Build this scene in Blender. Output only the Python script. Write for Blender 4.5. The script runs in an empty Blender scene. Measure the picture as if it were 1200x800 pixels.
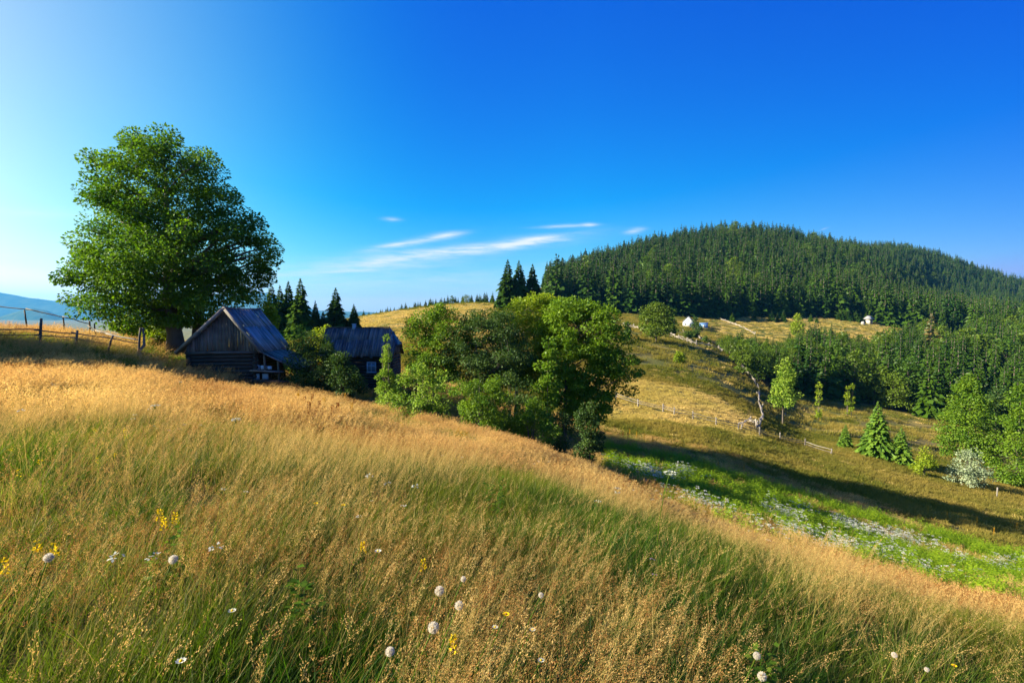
import bpy, math, random
import numpy as np
from mathutils import Vector, Matrix

random.seed(7)
RNG = np.random.default_rng(11)
R = math.radians
sc = bpy.context.scene
COL = sc.collection
TH = math.atan(30.0 / 600.0)          # the camera looks a little below the horizon
EYE = 1.6

# ----------------------------------------------------------------- helpers
def ray(u, v):
    cx, cy = (u - 600.0) / 600.0, (400.0 - v) / 600.0
    y = math.cos(TH) + math.sin(TH) * cy
    z = -math.sin(TH) + math.cos(TH) * cy
    return cx / y, z / y               # x and z for one metre of depth

def slope_of(v):
    cy = (400.0 - np.asarray(v, float)) / 600.0
    return (cy * math.cos(TH) - math.sin(TH)) / (math.cos(TH) + math.sin(TH) * cy)

def vnoise(x, y, seed=0):
    """smooth value noise, arrays in, about -1..1 out"""
    x = np.asarray(x, float); y = np.asarray(y, float)
    xi = np.floor(x).astype(np.int64); yi = np.floor(y).astype(np.int64)
    fx = x - xi; fy = y - yi
    fx = fx * fx * (3 - 2 * fx); fy = fy * fy * (3 - 2 * fy)
    def h(a, b):
        n = (a * 374761393 + b * 668265263 + seed * 974711) & 0x7fffffff
        n = ((n ^ (n >> 13)) * 1274126177) & 0x7fffffff
        return ((n ^ (n >> 16)) & 0xffff) / 32767.5 - 1.0
    return ((h(xi, yi) * (1 - fx) + h(xi + 1, yi) * fx) * (1 - fy)
            + (h(xi, yi + 1) * (1 - fx) + h(xi + 1, yi + 1) * fx) * fy)

def fbm(x, y, seed=0, octv=3):
    s = 0; a = 1.0; t = 0
    for k in range(octv):
        s = s + a * vnoise(x * 2 ** k, y * 2 ** k, seed + k * 17); t += a; a *= .5
    return s / t

class MB:
    """collects vertices and faces and links them as one mesh object"""
    def __init__(s):
        s.v, s.q, s.t, s.qm, s.tm, s.tint, s.n = [], [], [], [], [], [], 0
    def add(s, v, q=None, t=None, mat=0, tint=0.5):
        v = np.asarray(v, np.float32).reshape(-1, 3)
        if q is not None and len(q):
            q = np.asarray(q, np.int64).reshape(-1, 4) + s.n; s.q.append(q); s.qm.append(np.full(len(q), mat))
        if t is not None and len(t):
            t = np.asarray(t, np.int64).reshape(-1, 3) + s.n; s.t.append(t); s.tm.append(np.full(len(t), mat))
        s.v.append(v); s.tint.append(np.broadcast_to(np.asarray(tint, np.float32), (len(v),)))
        s.n += len(v)
    def tube(s, pts, rad, k=6, mat=0, tint=.5, cap=True):
        pts = np.asarray(pts, float); n = len(pts)
        rad = np.broadcast_to(np.asarray(rad, float), (n,))
        tg = np.gradient(pts, axis=0); tg /= np.linalg.norm(tg, axis=1)[:, None] + 1e-9
        ref = np.array([0, 0, 1.]) if abs(tg[0][2]) < .8 else np.array([1., 0, 0])
        a = np.cross(tg, ref); a /= np.linalg.norm(a, axis=1)[:, None] + 1e-9
        b = np.cross(tg, a)
        ang = np.arange(k) * 2 * math.pi / k
        v = pts[:, None] + rad[:, None, None] * (np.cos(ang)[None, :, None] * a[:, None] + np.sin(ang)[None, :, None] * b[:, None])
        v = v.reshape(-1, 3)
        i = np.arange(n - 1)[:, None] * k; j = np.arange(k)[None]; j2 = (j + 1) % k
        q = np.stack([i + j, i + j2, i + k + j2, i + k + j], -1).reshape(-1, 4)
        t = []
        if cap:
            c0 = len(v); v = np.vstack([v, pts[0], pts[-1]])
            for jj in range(k):
                t.append((c0, (jj + 1) % k, jj)); t.append((c0 + 1, (n - 1) * k + jj, (n - 1) * k + (jj + 1) % k))
        s.add(v, q, t, mat, tint)
    def box(s, c, ax, ay, az, mat=0, tint=.5):
        """box of centre c and half-axis vectors"""
        c, ax, ay, az = [np.asarray(p, float) for p in (c, ax, ay, az)]
        v = [c + i * ax + j * ay + k * az for k in (-1, 1) for j in (-1, 1) for i in (-1, 1)]
        q = [(0, 2, 3, 1), (4, 5, 7, 6), (0, 1, 5, 4), (2, 6, 7, 3), (0, 4, 6, 2), (1, 3, 7, 5)]
        s.add(v, q, None, mat, tint)
    def kites(s, base, d, nrm, length, width, mat=0, tint=.5, wide=.42, fold=.0):
        """N leaf-shaped quads: base point, direction, normal, sizes"""
        base = np.asarray(base, float); d = np.asarray(d, float); nrm = np.asarray(nrm, float)
        N = len(base)
        d = d / (np.linalg.norm(d, axis=1)[:, None] + 1e-9)
        sd = np.cross(d, nrm); sd /= np.linalg.norm(sd, axis=1)[:, None] + 1e-9
        up = np.cross(sd, d)
        L = np.broadcast_to(length, (N,))[:, None]; W = np.broadcast_to(width, (N,))[:, None]
        m = base + d * L * wide + up * W * fold
        v = np.stack([base, m + sd * W * .5, base + d * L, m - sd * W * .5], 1).reshape(-1, 3)
        q = np.arange(4 * N).reshape(N, 4)
        s.add(v, q, None, mat, np.repeat(np.broadcast_to(tint, (N,)), 4))
    def blades(s, base, height, width, lean, curve, face, mat=0, tint=.5, seg=3):
        """N grass blades as tapering strips; lean/curve are (N,2) horizontal offsets as a share of the height"""
        N = len(base); base = np.asarray(base, float)
        height = np.broadcast_to(height, (N,)); width = np.broadcast_to(width, (N,))
        wv = np.stack([np.cos(face), np.sin(face), np.zeros(N)], 1)
        rows = []
        for k in range(seg + 1):
            f = k / seg
            p = base.copy()
            p[:, :2] += (lean * f + curve * f * f) * height[:, None]
            p[:, 2] += height * (f - .22 * f * f * np.minimum(1.5, np.linalg.norm(curve, axis=1)))
            w = width * (1 - f ** 1.7) * .5 + 1e-4
            rows.append(p - wv * w[:, None]); rows.append(p + wv * w[:, None])
        v = np.stack(rows, 1).reshape(-1, 3)
        o = np.arange(N)[:, None] * (2 * seg + 2)
        q = np.concatenate([np.stack([o[:, 0] + 2 * k, o[:, 0] + 2 * k + 1, o[:, 0] + 2 * k + 3, o[:, 0] + 2 * k + 2], 1) for k in range(seg)])
        s.add(v, q, None, mat, np.repeat(np.broadcast_to(tint, (N,)), 2 * seg + 2))
    def mesh(s, name, mats, smooth=False):
        me = bpy.data.meshes.new(name)
        V = np.concatenate(s.v) if s.v else np.zeros((0, 3), np.float32)
        Q = np.concatenate(s.q) if s.q else np.zeros((0, 4), np.int64)
        T = np.concatenate(s.t) if s.t else np.zeros((0, 3), np.int64)
        me.vertices.add(len(V)); me.vertices.foreach_set('co', V.astype(np.float32).ravel())
        me.loops.add(len(Q) * 4 + len(T) * 3)
        me.loops.foreach_set('vertex_index', np.concatenate([Q.ravel(), T.ravel()]).astype(np.int32))
        me.polygons.add(len(Q) + len(T))
        me.polygons.foreach_set('loop_start', np.concatenate([np.arange(len(Q)) * 4, len(Q) * 4 + np.arange(len(T)) * 3]).astype(np.int32))
        mi = np.concatenate((s.qm if s.qm else []) + (s.tm if s.tm else []) + [np.zeros(0)]).astype(np.int32)
        me.polygons.foreach_set('material_index', mi)
        if smooth:
            me.polygons.foreach_set('use_smooth', np.ones(len(mi), bool))
        at = me.attributes.new('tint', 'FLOAT', 'POINT')
        at.data.foreach_set('value', np.concatenate(s.tint).astype(np.float32) if s.tint else np.zeros(0, np.float32))
        for m in (mats if isinstance(mats, (list, tuple)) else [mats]): me.materials.append(m)
        me.update(); me.validate()
        return me
    def build(s, name, mats, parent=None, smooth=False):
        return link(name, s.mesh(name, mats, smooth), parent)

def link(name, me, parent=None):
    o = bpy.data.objects.new(name, me); COL.objects.link(o)
    if parent is not None: o.parent = parent
    return o

def tag(o, label=None, cat=None, group=None, kind=None):
    if label: o['label'] = label
    if cat: o['category'] = cat
    if group: o['group'] = group
    if kind: o['kind'] = kind
    return o

def empty(name, loc, label, cat, group=None, rz=0.0, s=1.0):
    o = bpy.data.objects.new(name, None); COL.objects.link(o)
    o.location = loc; o.rotation_euler = (0, 0, rz)
    o.scale = (s, s, s) if not isinstance(s, (tuple, list)) else s
    o.empty_display_size = .2
    return tag(o, label, cat, group)

# ----------------------------------------------------------------- materials
def mat(name):
    m = bpy.data.materials.new(name); m.use_nodes = True
    nt = m.node_tree; nt.nodes.clear()
    return m, nt, nt.nodes, nt.links

def N_(nt, t, **kw):
    n = nt.nodes.new(t)
    for k, v in kw.items():
        if k.startswith('i_'):
            n.inputs[k[2:].replace('_', ' ')].default_value = v
        else: setattr(n, k, v)
    return n

def mixc(nt, fac, a, b, blend='MIX'):
    n = nt.nodes.new('ShaderNodeMix'); n.data_type = 'RGBA'; n.blend_type = blend
    for sock, val in ((n.inputs[0], fac), (n.inputs[6], a), (n.inputs[7], b)):
        if hasattr(val, 'is_linked'): nt.links.new(val, sock)
        elif isinstance(val, (tuple, list)): sock.default_value = (*val[:3], 1)
        else: sock.default_value = val
    return n.outputs[2]

def ramp(nt, fac, stops):
    n = nt.nodes.new('ShaderNodeValToRGB'); nt.links.new(fac, n.inputs[0])
    e = n.color_ramp.elements
    while len(e) < len(stops): e.new(.5)
    for i, (p, c) in enumerate(stops):
        e[i].position = p; e[i].color = (*c[:3], 1) if isinstance(c, (tuple, list)) else (c, c, c, 1)
    return n.outputs[0]

def mathn(nt, op, a, b=None, clamp=False):
    n = nt.nodes.new('ShaderNodeMath'); n.operation = op; n.use_clamp = clamp
    for i, val in enumerate((a, b)):
        if val is None: continue
        if hasattr(val, 'is_linked'): nt.links.new(val, n.inputs[i])
        else: n.inputs[i].default_value = val
    return n.outputs[0]

def foliage(name, a, b, c=None, transl=.45, tcol=(1.25, 1.25, .5), patch=None, patch_scale=.25, gloss=.04, rough=.5):
    """leaf material: a..b by the leaf's own tint, shifted per plant towards c, with light passing through"""
    m, nt, nd, lk = mat(name)
    at = N_(nt, 'ShaderNodeAttribute', attribute_name='tint')
    col = mixc(nt, at.outputs['Fac'], a, b)
    if c is not None:
        oi = N_(nt, 'ShaderNodeObjectInfo')
        f = mathn(nt, 'MULTIPLY', oi.outputs['Random'], .8)
        col = mixc(nt, f, col, c)
    if patch is not None:
        g = N_(nt, 'ShaderNodeNewGeometry')
        nz = N_(nt, 'ShaderNodeTexNoise', i_Scale=patch_scale, i_Detail=3.0)
        lk.new(g.outputs['Position'], nz.inputs['Vector'])
        f = ramp(nt, nz.outputs[0], [(.4, 0.0), (.62, 1.0)])
        col = mixc(nt, mathn(nt, 'MULTIPLY', f, .75), col, patch)
    d = N_(nt, 'ShaderNodeBsdfDiffuse'); lk.new(col, d.inputs[0])
    tr = N_(nt, 'ShaderNodeBsdfTranslucent'); lk.new(mixc(nt, 1.0, col, tcol, 'MULTIPLY'), tr.inputs[0])
    mx = N_(nt, 'ShaderNodeMixShader'); mx.inputs[0].default_value = transl
    lk.new(d.outputs[0], mx.inputs[1]); lk.new(tr.outputs[0], mx.inputs[2])
    out = N_(nt, 'ShaderNodeOutputMaterial')
    if gloss > 0:
        gl = N_(nt, 'ShaderNodeBsdfGlossy'); gl.inputs['Roughness'].default_value = rough
        gl.inputs['Color'].default_value = (.9, .95, 1, 1)
        m2 = N_(nt, 'ShaderNodeMixShader'); m2.inputs[0].default_value = gloss
        lk.new(mx.outputs[0], m2.inputs[1]); lk.new(gl.outputs[0], m2.inputs[2]); lk.new(m2.outputs[0], out.inputs[0])
    else: lk.new(mx.outputs[0], out.inputs[0])
    return m

def wood(name, a, b, stain=(.05, .045, .04), rough=.75, stretch=(6, 6, .7), spec=.3, bump=.4):
    """weathered timber: grain along the local z of the object, a tone per board"""
    m, nt, nd, lk = mat(name)
    tc = N_(nt, 'ShaderNodeTexCoord'); mp = N_(nt, 'ShaderNodeMapping'); mp.inputs['Scale'].default_value = stretch
    lk.new(tc.outputs['Object'], mp.inputs[0])
    n1 = N_(nt, 'ShaderNodeTexNoise', i_Scale=2.2, i_Detail=7.0, i_Roughness=.65); lk.new(mp.outputs[0], n1.inputs['Vector'])
    n2 = N_(nt, 'ShaderNodeTexNoise', i_Scale=.9, i_Detail=4.0); lk.new(tc.outputs['Object'], n2.inputs['Vector'])
    at = N_(nt, 'ShaderNodeAttribute', attribute_name='tint')
    f = mathn(nt, 'ADD', mathn(nt, 'MULTIPLY', n1.outputs[0], .7), mathn(nt, 'SUBTRACT', at.outputs['Fac'], .35))
    col = mixc(nt, f, a, b)
    col = mixc(nt, ramp(nt, n2.outputs[0], [(.45, 0.0), (.7, .8)]), col, stain)
    p = N_(nt, 'ShaderNodeBsdfPrincipled'); lk.new(col, p.inputs['Base Color'])
    p.inputs['Roughness'].default_value = rough; p.inputs['Specular IOR Level'].default_value = spec
    bp = N_(nt, 'ShaderNodeBump', i_Strength=bump, i_Distance=.02); lk.new(n1.outputs[0], bp.inputs['Height']); lk.new(bp.outputs[0], p.inputs['Normal'])
    out = N_(nt, 'ShaderNodeOutputMaterial'); lk.new(p.outputs[0], out.inputs[0])
    return m

def plain(name, col, rough=.7, var=.25, scale=8.0, spec=.3):
    m, nt, nd, lk = mat(name)
    tc = N_(nt, 'ShaderNodeTexCoord')
    n1 = N_(nt, 'ShaderNodeTexNoise', i_Scale=scale, i_Detail=5.0); lk.new(tc.outputs['Object'], n1.inputs['Vector'])
    c = mixc(nt, n1.outputs[0], tuple(x * (1 - var) for x in col), tuple(min(1, x * (1 + var)) for x in col))
    p = N_(nt, 'ShaderNodeBsdfPrincipled'); lk.new(c, p.inputs['Base Color'])
    p.inputs['Roughness'].default_value = rough; p.inputs['Specular IOR Level'].default_value = spec
    out = N_(nt, 'ShaderNodeOutputMaterial'); lk.new(p.outputs[0], out.inputs[0])
    return m

# ----------------------------------------------------------------- terrain shape
# each column: pixel column of the photograph it was read from -> (depth in m, row at which the bare ground lies)
FARL = [(1000, 412), (3000, 386), (9000, 374)]
FARH = [(1250, 395), (2000, 400), (9000, 376)]
NEAR = {-600: -.03, -300: -.035, 0: -.05, 100: -.05, 200: -.055, 300: -.075, 400: -.10, 500: -.125, 600: -.15, 700: -.185,
        800: -.225, 900: -.275, 1000: -.325, 1100: -.375, 1200: -.425, 1500: -.53, 1800: -.60}
COLS = {
 -600: [(12, 470), (20, 430), (28, 400), (34, 385), (42, 380), (60, 385), (100, 400), (250, 420)] + FARL,
 -300: [(12, 473), (20, 440), (27, 412), (33, 392), (38, 384), (50, 388), (80, 405), (200, 425)] + FARL,
 0: [(12, 480), (20, 447), (27, 424), (32, 401), (36, 391), (41, 387), (50, 393), (80, 415), (200, 425)] + FARL,
 100: [(12, 484), (20, 452), (27, 432), (32, 412), (36, 402), (41, 398), (50, 402), (80, 418), (200, 420)] + FARL,
 200: [(12, 497), (20, 464), (28, 449), (33, 441), (38, 416), (45, 409), (60, 411), (90, 412), (200, 412)] + FARL,
 300: [(12, 515), (20, 478), (28, 461), (34, 454), (40, 434), (50, 420), (70, 414), (110, 408), (160, 398), (250, 402)] + FARL,
 400: [(12, 533), (20, 494), (28, 478), (34, 476), (42, 452), (50, 440), (65, 424), (90, 401), (130, 386), (200, 377), (260, 373), (350, 385)] + FARL,
 500: [(12, 552), (20, 512), (27, 500), (34, 506), (45, 478), (60, 446), (90, 405), (130, 384), (200, 365), (260, 358), (350, 370), (600, 388)] + FARL,
 560: [(12, 560), (20, 522), (26, 512), (35, 522), (50, 488), (70, 450), (100, 410), (150, 374), (200, 360), (250, 351), (350, 360), (600, 372), (900, 385)] + FARH,
 600: [(12, 570), (20, 532), (26, 524), (36, 534), (50, 500), (70, 462), (100, 418), (150, 380), (200, 363), (260, 356), (350, 358), (500, 352), (700, 345), (900, 345)] + FARH,
 650: [(12, 583), (19, 550), (25, 543), (36, 544), (50, 512), (70, 476), (100, 430), (150, 386), (200, 368), (260, 362), (350, 360), (450, 350), (600, 338), (800, 332)] + FARH,
 700: [(12, 595), (18, 568), (24, 562), (36, 552), (48, 524), (60, 505), (75, 484), (100, 446), (150, 396), (200, 378), (260, 371), (350, 366), (450, 348), (600, 325), (800, 311)] + FARH,
 800: [(12, 627), (17, 606), (22, 604), (28, 594), (36, 568), (48, 540), (60, 517), (75, 492), (100, 460), (130, 431), (160, 410), (185, 398), (205, 393), (230, 393), (260, 387), (330, 373), (400, 364), (500, 335), (650, 300), (850, 280)] + FARH,
 850: [(12, 646), (16, 629), (21, 628), (27, 612), (36, 580), (48, 550), (60, 526), (80, 499), (100, 473), (125, 447), (150, 428), (180, 415), (220, 408), (270, 396), (330, 378), (400, 367), (500, 338), (650, 300), (850, 273)] + FARH,
 900: [(12, 663), (15, 651), (20, 644), (26, 627), (36, 592), (50, 560), (65, 533), (80, 512), (95, 497), (120, 481), (150, 462), (180, 446), (220, 425), (270, 402), (330, 383), (400, 370), (500, 342), (650, 303), (850, 276)] + FARH,
 950: [(10, 684), (15, 668), (19, 661), (25, 645), (35, 611), (48, 578), (60, 556), (75, 537), (95, 524), (120, 505), (150, 486), (180, 463), (220, 440), (270, 410), (330, 386), (400, 372), (500, 346), (700, 308), (900, 286)] + FARH,
 1000: [(10, 702), (14, 686), (18, 679), (24, 664), (34, 630), (45, 597), (60, 566), (75, 543), (90, 526), (110, 509), (140, 492), (170, 480), (200, 463), (250, 430), (330, 390), (400, 375), (500, 350), (700, 314), (900, 298), (1210, 300), (1500, 340), (2500, 390), (9000, 376)],
 1050: [(10, 715), (13, 701), (17, 693), (24, 675), (34, 642), (45, 608), (60, 577), (75, 554), (90, 535), (110, 517), (140, 500), (170, 488), (200, 470), (250, 438), (330, 398), (400, 384), (550, 366), (750, 336), (980, 303), (1210, 289), (1500, 340), (2500, 390), (9000, 376)],
 1100: [(10, 728), (13, 715), (17, 704), (21, 695), (26, 680), (33, 655), (45, 620), (60, 588), (75, 565), (90, 546), (110, 529), (150, 506), (200, 478), (260, 440), (330, 404), (400, 390), (550, 383), (750, 372), (950, 352), (1210, 298), (1500, 340), (2500, 390), (9000, 376)],
 1200: [(10, 748), (13, 732), (16, 721), (20, 710), (25, 698), (32, 674), (45, 640), (60, 605), (75, 582), (95, 560), (130, 540), (200, 495), (300, 426), (400, 398), (600, 388), (800, 380), (1000, 369), (1260, 336), (1500, 350), (2500, 390), (9000, 376)],
 1500: [(10, 818), (16, 785), (24, 762), (32, 740), (60, 672), (100, 615), (200, 530), (400, 425), (700, 385), (1000, 368)] + FARH,
 1800: [(10, 865), (16, 832), (32, 785), (60, 710), (100, 640), (200, 550), (400, 440), (700, 395), (1000, 375)] + FARH,
}
LY = np.linspace(math.log(1.0), math.log(9000.0), 420)
UG = np.arange(-600, 1801, 10.0)
def _build_field():
    us = sorted(COLS)
    prof = []
    for u in us:
        k = COLS[u]
        yk = np.array([1.0, 3.0, 6.0] + [p[0] for p in k], float)
        gk = np.array([NEAR[u]] * 3 + [float(slope_of(p[1])) + EYE / p[0] for p in k]) if u in NEAR else None
        if gk is None:
            nn = np.interp(u, sorted(NEAR), [NEAR[w] for w in sorted(NEAR)])
            gk = np.array([nn] * 3 + [float(slope_of(p[1])) + EYE / p[0] for p in k])
        prof.append(np.interp(LY, np.log(yk), gk))
    prof = np.array(prof)
    G = np.array([np.interp(UG, us, prof[:, j]) for j in range(len(LY))])      # (Y, U)
    def smooth(A, sig, ax):
        n = int(3 * sig); k = np.exp(-.5 * (np.arange(-n, n + 1) / sig) ** 2); k /= k.sum()
        P = np.pad(A, [(n, n) if a == ax else (0, 0) for a in range(2)], 'edge')
        return np.apply_along_axis(lambda r: np.convolve(r, k, 'valid'), ax, P)
    return smooth(smooth(G, 3.0, 0), 2.5, 1)
GF = _build_field()

def ground(x, y, detail=True):
    x = np.asarray(x, float); y = np.asarray(y, float)
    r = np.hypot(x, y)
    ye = np.maximum(np.maximum(y, np.abs(x) / 2.0), np.maximum(r * .4, .6))
    U = np.clip(600 + 600 * x / ye, -600, 1799.9)
    l = np.clip(np.log(np.maximum(ye, 1.0)), LY[0], LY[-1] - 1e-6)
    fi = (l - LY[0]) / (LY[1] - LY[0]); i = np.minimum(fi.astype(int), len(LY) - 2); fi = fi - i
    fj = (U - UG[0]) / 10.0; j = np.minimum(fj.astype(int), len(UG) - 2); fj = fj - j
    g = (GF[i, j] * (1 - fi) + GF[i + 1, j] * fi) * (1 - fj) + (GF[i, j + 1] * (1 - fi) + GF[i + 1, j + 1] * fi) * fj
    z = -EYE + ye * g
    if detail:
        w = np.clip(r / 8.0, .15, 1.0)
        z = z + w * (.16 * fbm(x * .16, y * .16, 3) + .05 * fbm(x * .9, y * .9, 5))
        z = z + np.clip((r - 60) / 200, 0, 1) * .9 * fbm(x * .045, y * .045, 9)
        z = z + np.clip((r - 350) / 400, 0, 1) * 4.5 * fbm(x * .011, y * .011, 12, 2)
    return z

def gz(x, y): return float(ground(np.array([x]), np.array([y]))[0])
def at(u, Y):
    """a point on the ground in pixel column u at depth Y"""
    x = (u - 600) / 600.0 * Y
    return np.array([x, Y, gz(x, Y)])
def hit(u, v, h=0.0, y0=1.2, y1=1500.0):
    """where the ray through a pixel first comes within h of the ground"""
    rx, rz = ray(u, v)
    Y = np.exp(np.linspace(math.log(y0), math.log(y1), 1600))
    d = rz * Y - (ground(rx * Y, Y) + h)
    k = np.argmax(d < 0) if (d < 0).any() else len(Y) - 1
    return np.array([rx * Y[k], Y[k], gz(rx * Y[k], Y[k])])
def ztop(v, Y): return float(slope_of(v)) * Y

# ----------------------------------------------------------------- camera, sun, sky
cam_d = bpy.data.cameras.new('camera'); cam_d.lens = 18; cam_d.sensor_width = 36; cam_d.clip_end = 60000; cam_d.clip_start = .05
cam = bpy.data.objects.new('camera', cam_d); COL.objects.link(cam)
cam.location = (0, 0, 0); cam.rotation_euler = (math.pi / 2 - TH, 0, 0)
sc.camera = cam
SUN_EL, SUN_AZ = R(25.5), R(-11)          # height, and how far ahead of straight left
to_sun = Vector((-math.cos(SUN_EL) * math.cos(SUN_AZ), math.cos(SUN_EL) * math.sin(SUN_AZ), math.sin(SUN_EL)))
sd = bpy.data.lights.new('sun', 'SUN'); sd.energy = 5.0; sd.angle = R(.6); sd.color = (1.0, .86, .62)
so = bpy.data.objects.new('sun', sd); COL.objects.link(so); so.location = (-60, 20, 60)
so.rotation_euler = to_sun.to_track_quat('Z', 'Y').to_euler()
sc.view_settings.view_transform = 'Standard'; sc.view_settings.look = 'None'
sc.view_settings.exposure = 1.85; sc.view_settings.gamma = 1.0; sc.view_settings.use_curve_mapping = False
sc.cycles.use_denoising = True
sc.cycles.max_bounces = 8; sc.cycles.transparent_max_bounces = 8; sc.cycles.diffuse_bounces = 4
sc.cycles.volume_bounces = 0

def make_world():
    w = bpy.data.worlds.new('World'); sc.world = w; w.use_nodes = True
    nt = w.node_tree; nt.nodes.clear(); lk = nt.links
    sky = N_(nt, 'ShaderNodeTexSky', sky_type='NISHITA', sun_disc=False)
    sky.sun_elevation = SUN_EL; sky.sun_rotation = math.atan2(to_sun.x, to_sun.y)
    sky.altitude = 900; sky.air_density = 1.15; sky.dust_density = .3; sky.ozone_density = 3.0
    # the polarised, deeply saturated blue of the photograph: a curve per channel
    sx = N_(nt, 'ShaderNodeSeparateColor'); lk.new(sky.outputs[0], sx.inputs[0])
    cx = N_(nt, 'ShaderNodeCombineColor')
    chan = []
    for ch, (k, e, o) in enumerate([(.070, 2.6, .36), (.365, 1.52, .05), (2.34, .52, 0.0)]):
        v = mathn(nt, 'MULTIPLY', mathn(nt, 'POWER', sx.outputs[ch], e), k)
        chan.append(mathn(nt, 'MINIMUM', mathn(nt, 'MAXIMUM', mathn(nt, 'SUBTRACT', v, o), 0.0), 7.0))
    # deepest away from the sun, as through a polarising filter
    gq = N_(nt, 'ShaderNodeTexCoord'); sq = N_(nt, 'ShaderNodeSeparateXYZ'); lk.new(gq.outputs['Generated'], sq.inputs[0])
    away = mathn(nt, 'MULTIPLY', mathn(nt, 'SUBTRACT', sq.outputs[0], .12), 1.7, clamp=True)
    chan[0] = mathn(nt, 'MULTIPLY', chan[0], mathn(nt, 'SUBTRACT', 1.0, mathn(nt, 'MULTIPLY', away, .72)))
    chan[1] = mathn(nt, 'MULTIPLY', chan[1], mathn(nt, 'SUBTRACT', 1.0, mathn(nt, 'MULTIPLY', away, .62)))
    chan[2] = mathn(nt, 'MULTIPLY', chan[2], mathn(nt, 'SUBTRACT', 1.0, mathn(nt, 'MULTIPLY', away, .20)))
    tow = mathn(nt, 'MULTIPLY', mathn(nt, 'SUBTRACT', mathn(nt, 'MULTIPLY', sq.outputs[0], -1.0), .05), 1.25, clamp=True)
    tow = mathn(nt, 'MULTIPLY', tow, tow)
    chan[0] = mathn(nt, 'ADD', chan[0], mathn(nt, 'MULTIPLY', mathn(nt, 'MULTIPLY', tow, tow), 6.8)); chan[1] = mathn(nt, 'ADD', chan[1], mathn(nt, 'MULTIPLY', tow, 3.5))
    lk.new(mathn(nt, 'MINIMUM', chan[0], mathn(nt, 'MULTIPLY', chan[1], .90)), cx.inputs[0])
    lk.new(chan[1], cx.inputs[1]); lk.new(mathn(nt, 'MAXIMUM', chan[2], mathn(nt, 'MULTIPLY', chan[1], 1.03)), cx.inputs[2])
    # thin cirrus drawn on a high flat layer: direction / height gives a place on that layer
    g = N_(nt, 'ShaderNodeTexCoord')
    sp = N_(nt, 'ShaderNodeSeparateXYZ'); lk.new(g.outputs['Generated'], sp.inputs[0])
    lift = mathn(nt, 'MAXIMUM', mathn(nt, 'ADD', sp.outputs[2], .015), .01)
    az = mathn(nt, 'DIVIDE', sp.outputs[0], mathn(nt, 'MAXIMUM', sp.outputs[1], .05))      # tan of the azimuth
    el = mathn(nt, 'DIVIDE', sp.outputs[2], mathn(nt, 'MAXIMUM', sp.outputs[1], .05))
    def streak(az0, el0, tilt, bend, half_len, half_w, k):
        """one long wisp: soft along its length, feathered by noise"""
        da = mathn(nt, 'SUBTRACT', az, az0)
        line = mathn(nt, 'ADD', mathn(nt, 'MULTIPLY', da, tilt), mathn(nt, 'MULTIPLY', mathn(nt, 'MULTIPLY', da, da), bend))
        dv = mathn(nt, 'SUBTRACT', mathn(nt, 'SUBTRACT', el, el0), line)
        dv = mathn(nt, 'ADD', dv, mathn(nt, 'MULTIPLY', mathn(nt, 'SUBTRACT', wob.outputs[0], .5), half_w * 1.6))
        a = mathn(nt, 'POWER', mathn(nt, 'DIVIDE', da, half_len), 2.0)
        b = mathn(nt, 'POWER', mathn(nt, 'ABSOLUTE', mathn(nt, 'DIVIDE', dv, half_w)), 1.6)
        e = mathn(nt, 'EXPONENT', mathn(nt, 'MULTIPLY', mathn(nt, 'ADD', a, b), -1.0))
        return mathn(nt, 'MULTIPLY', e, k)
    cb = N_(nt, 'ShaderNodeCombineXYZ'); lk.new(az, cb.inputs[0]); lk.new(el, cb.inputs[1])
    mp = N_(nt, 'ShaderNodeMapping'); mp.inputs['Scale'].default_value = (5, 26, 1); mp.inputs['Rotation'].default_value = (0, 0, R(-7)); lk.new(cb.outputs[0], mp.inputs[0])
    wob = N_(nt, 'ShaderNodeTexNoise', i_Scale=1.0, i_Detail=4.0); lk.new(mp.outputs[0], wob.inputs['Vector'])
    mp2 = N_(nt, 'ShaderNodeMapping'); mp2.inputs['Scale'].default_value = (7, 60, 1); mp2.inputs['Rotation'].default_value = (0, 0, R(-8)); lk.new(cb.outputs[0], mp2.inputs[0])
    fth = N_(nt, 'ShaderNodeTexNoise', i_Scale=1.6, i_Detail=6.0, i_Roughness=.6); lk.new(mp2.outputs[0], fth.inputs['Vector'])
    def px(u, v): a, b = ray(u, v); return a, b
    S = []
    for (u, v, tilt, bend, hl, hw, k) in [(520, 296, .118, .03, .19, .0085, 1.25), (606, 287, .10, -.05, .10, .006, .9), (640, 279, .16, -.1, .07, .005, .8), (480, 284, .18, .0, .07, .0055, 1.3), (525, 276, .12, -.3, .03, .0045, 1.0),
                                      (430, 308, .10, 0, .25, .016, .55), (662, 265, .045, 0, .045, .0028, 1.0), (690, 263.5, .03, 0, .014, .003, 1.1), (744, 270, .15, -.6, .016, .004, 1.2), (458, 257, -.04, 0, .016, .003, .9),
                                      (450, 332, .05, 0, .30, .02, .5), (400, 318, .08, 0, .2, .006, .5), (25, 250, -.05, .2, .14, .010, .45), (60, 300, .02, 0, .3, .03, .4), (966, 268, .35, 0, .008, .0016, .4), (650, 309, .03, 0, .03, .003, .3)]:
        a0, e0 = px(u, v); S.append(streak(a0, e0, tilt, bend, hl, hw, k))
    tot = S[0]
    for s in S[1:]: tot = mathn(nt, 'ADD', tot, s)
    tot = mathn(nt, 'MULTIPLY', tot, ramp(nt, fth.outputs[0], [(.30, .15), (.68, 1.0)]))
    # nothing behind the camera
    front = mathn(nt, 'GREATER_THAN', sp.outputs[1], .06)
    tot = mathn(nt, 'MULTIPLY', mathn(nt, 'MULTIPLY', tot, front), .85, clamp=True)
    col = mixc(nt, tot, cx.outputs[0], (5.2, 5.5, 5.9))
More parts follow.
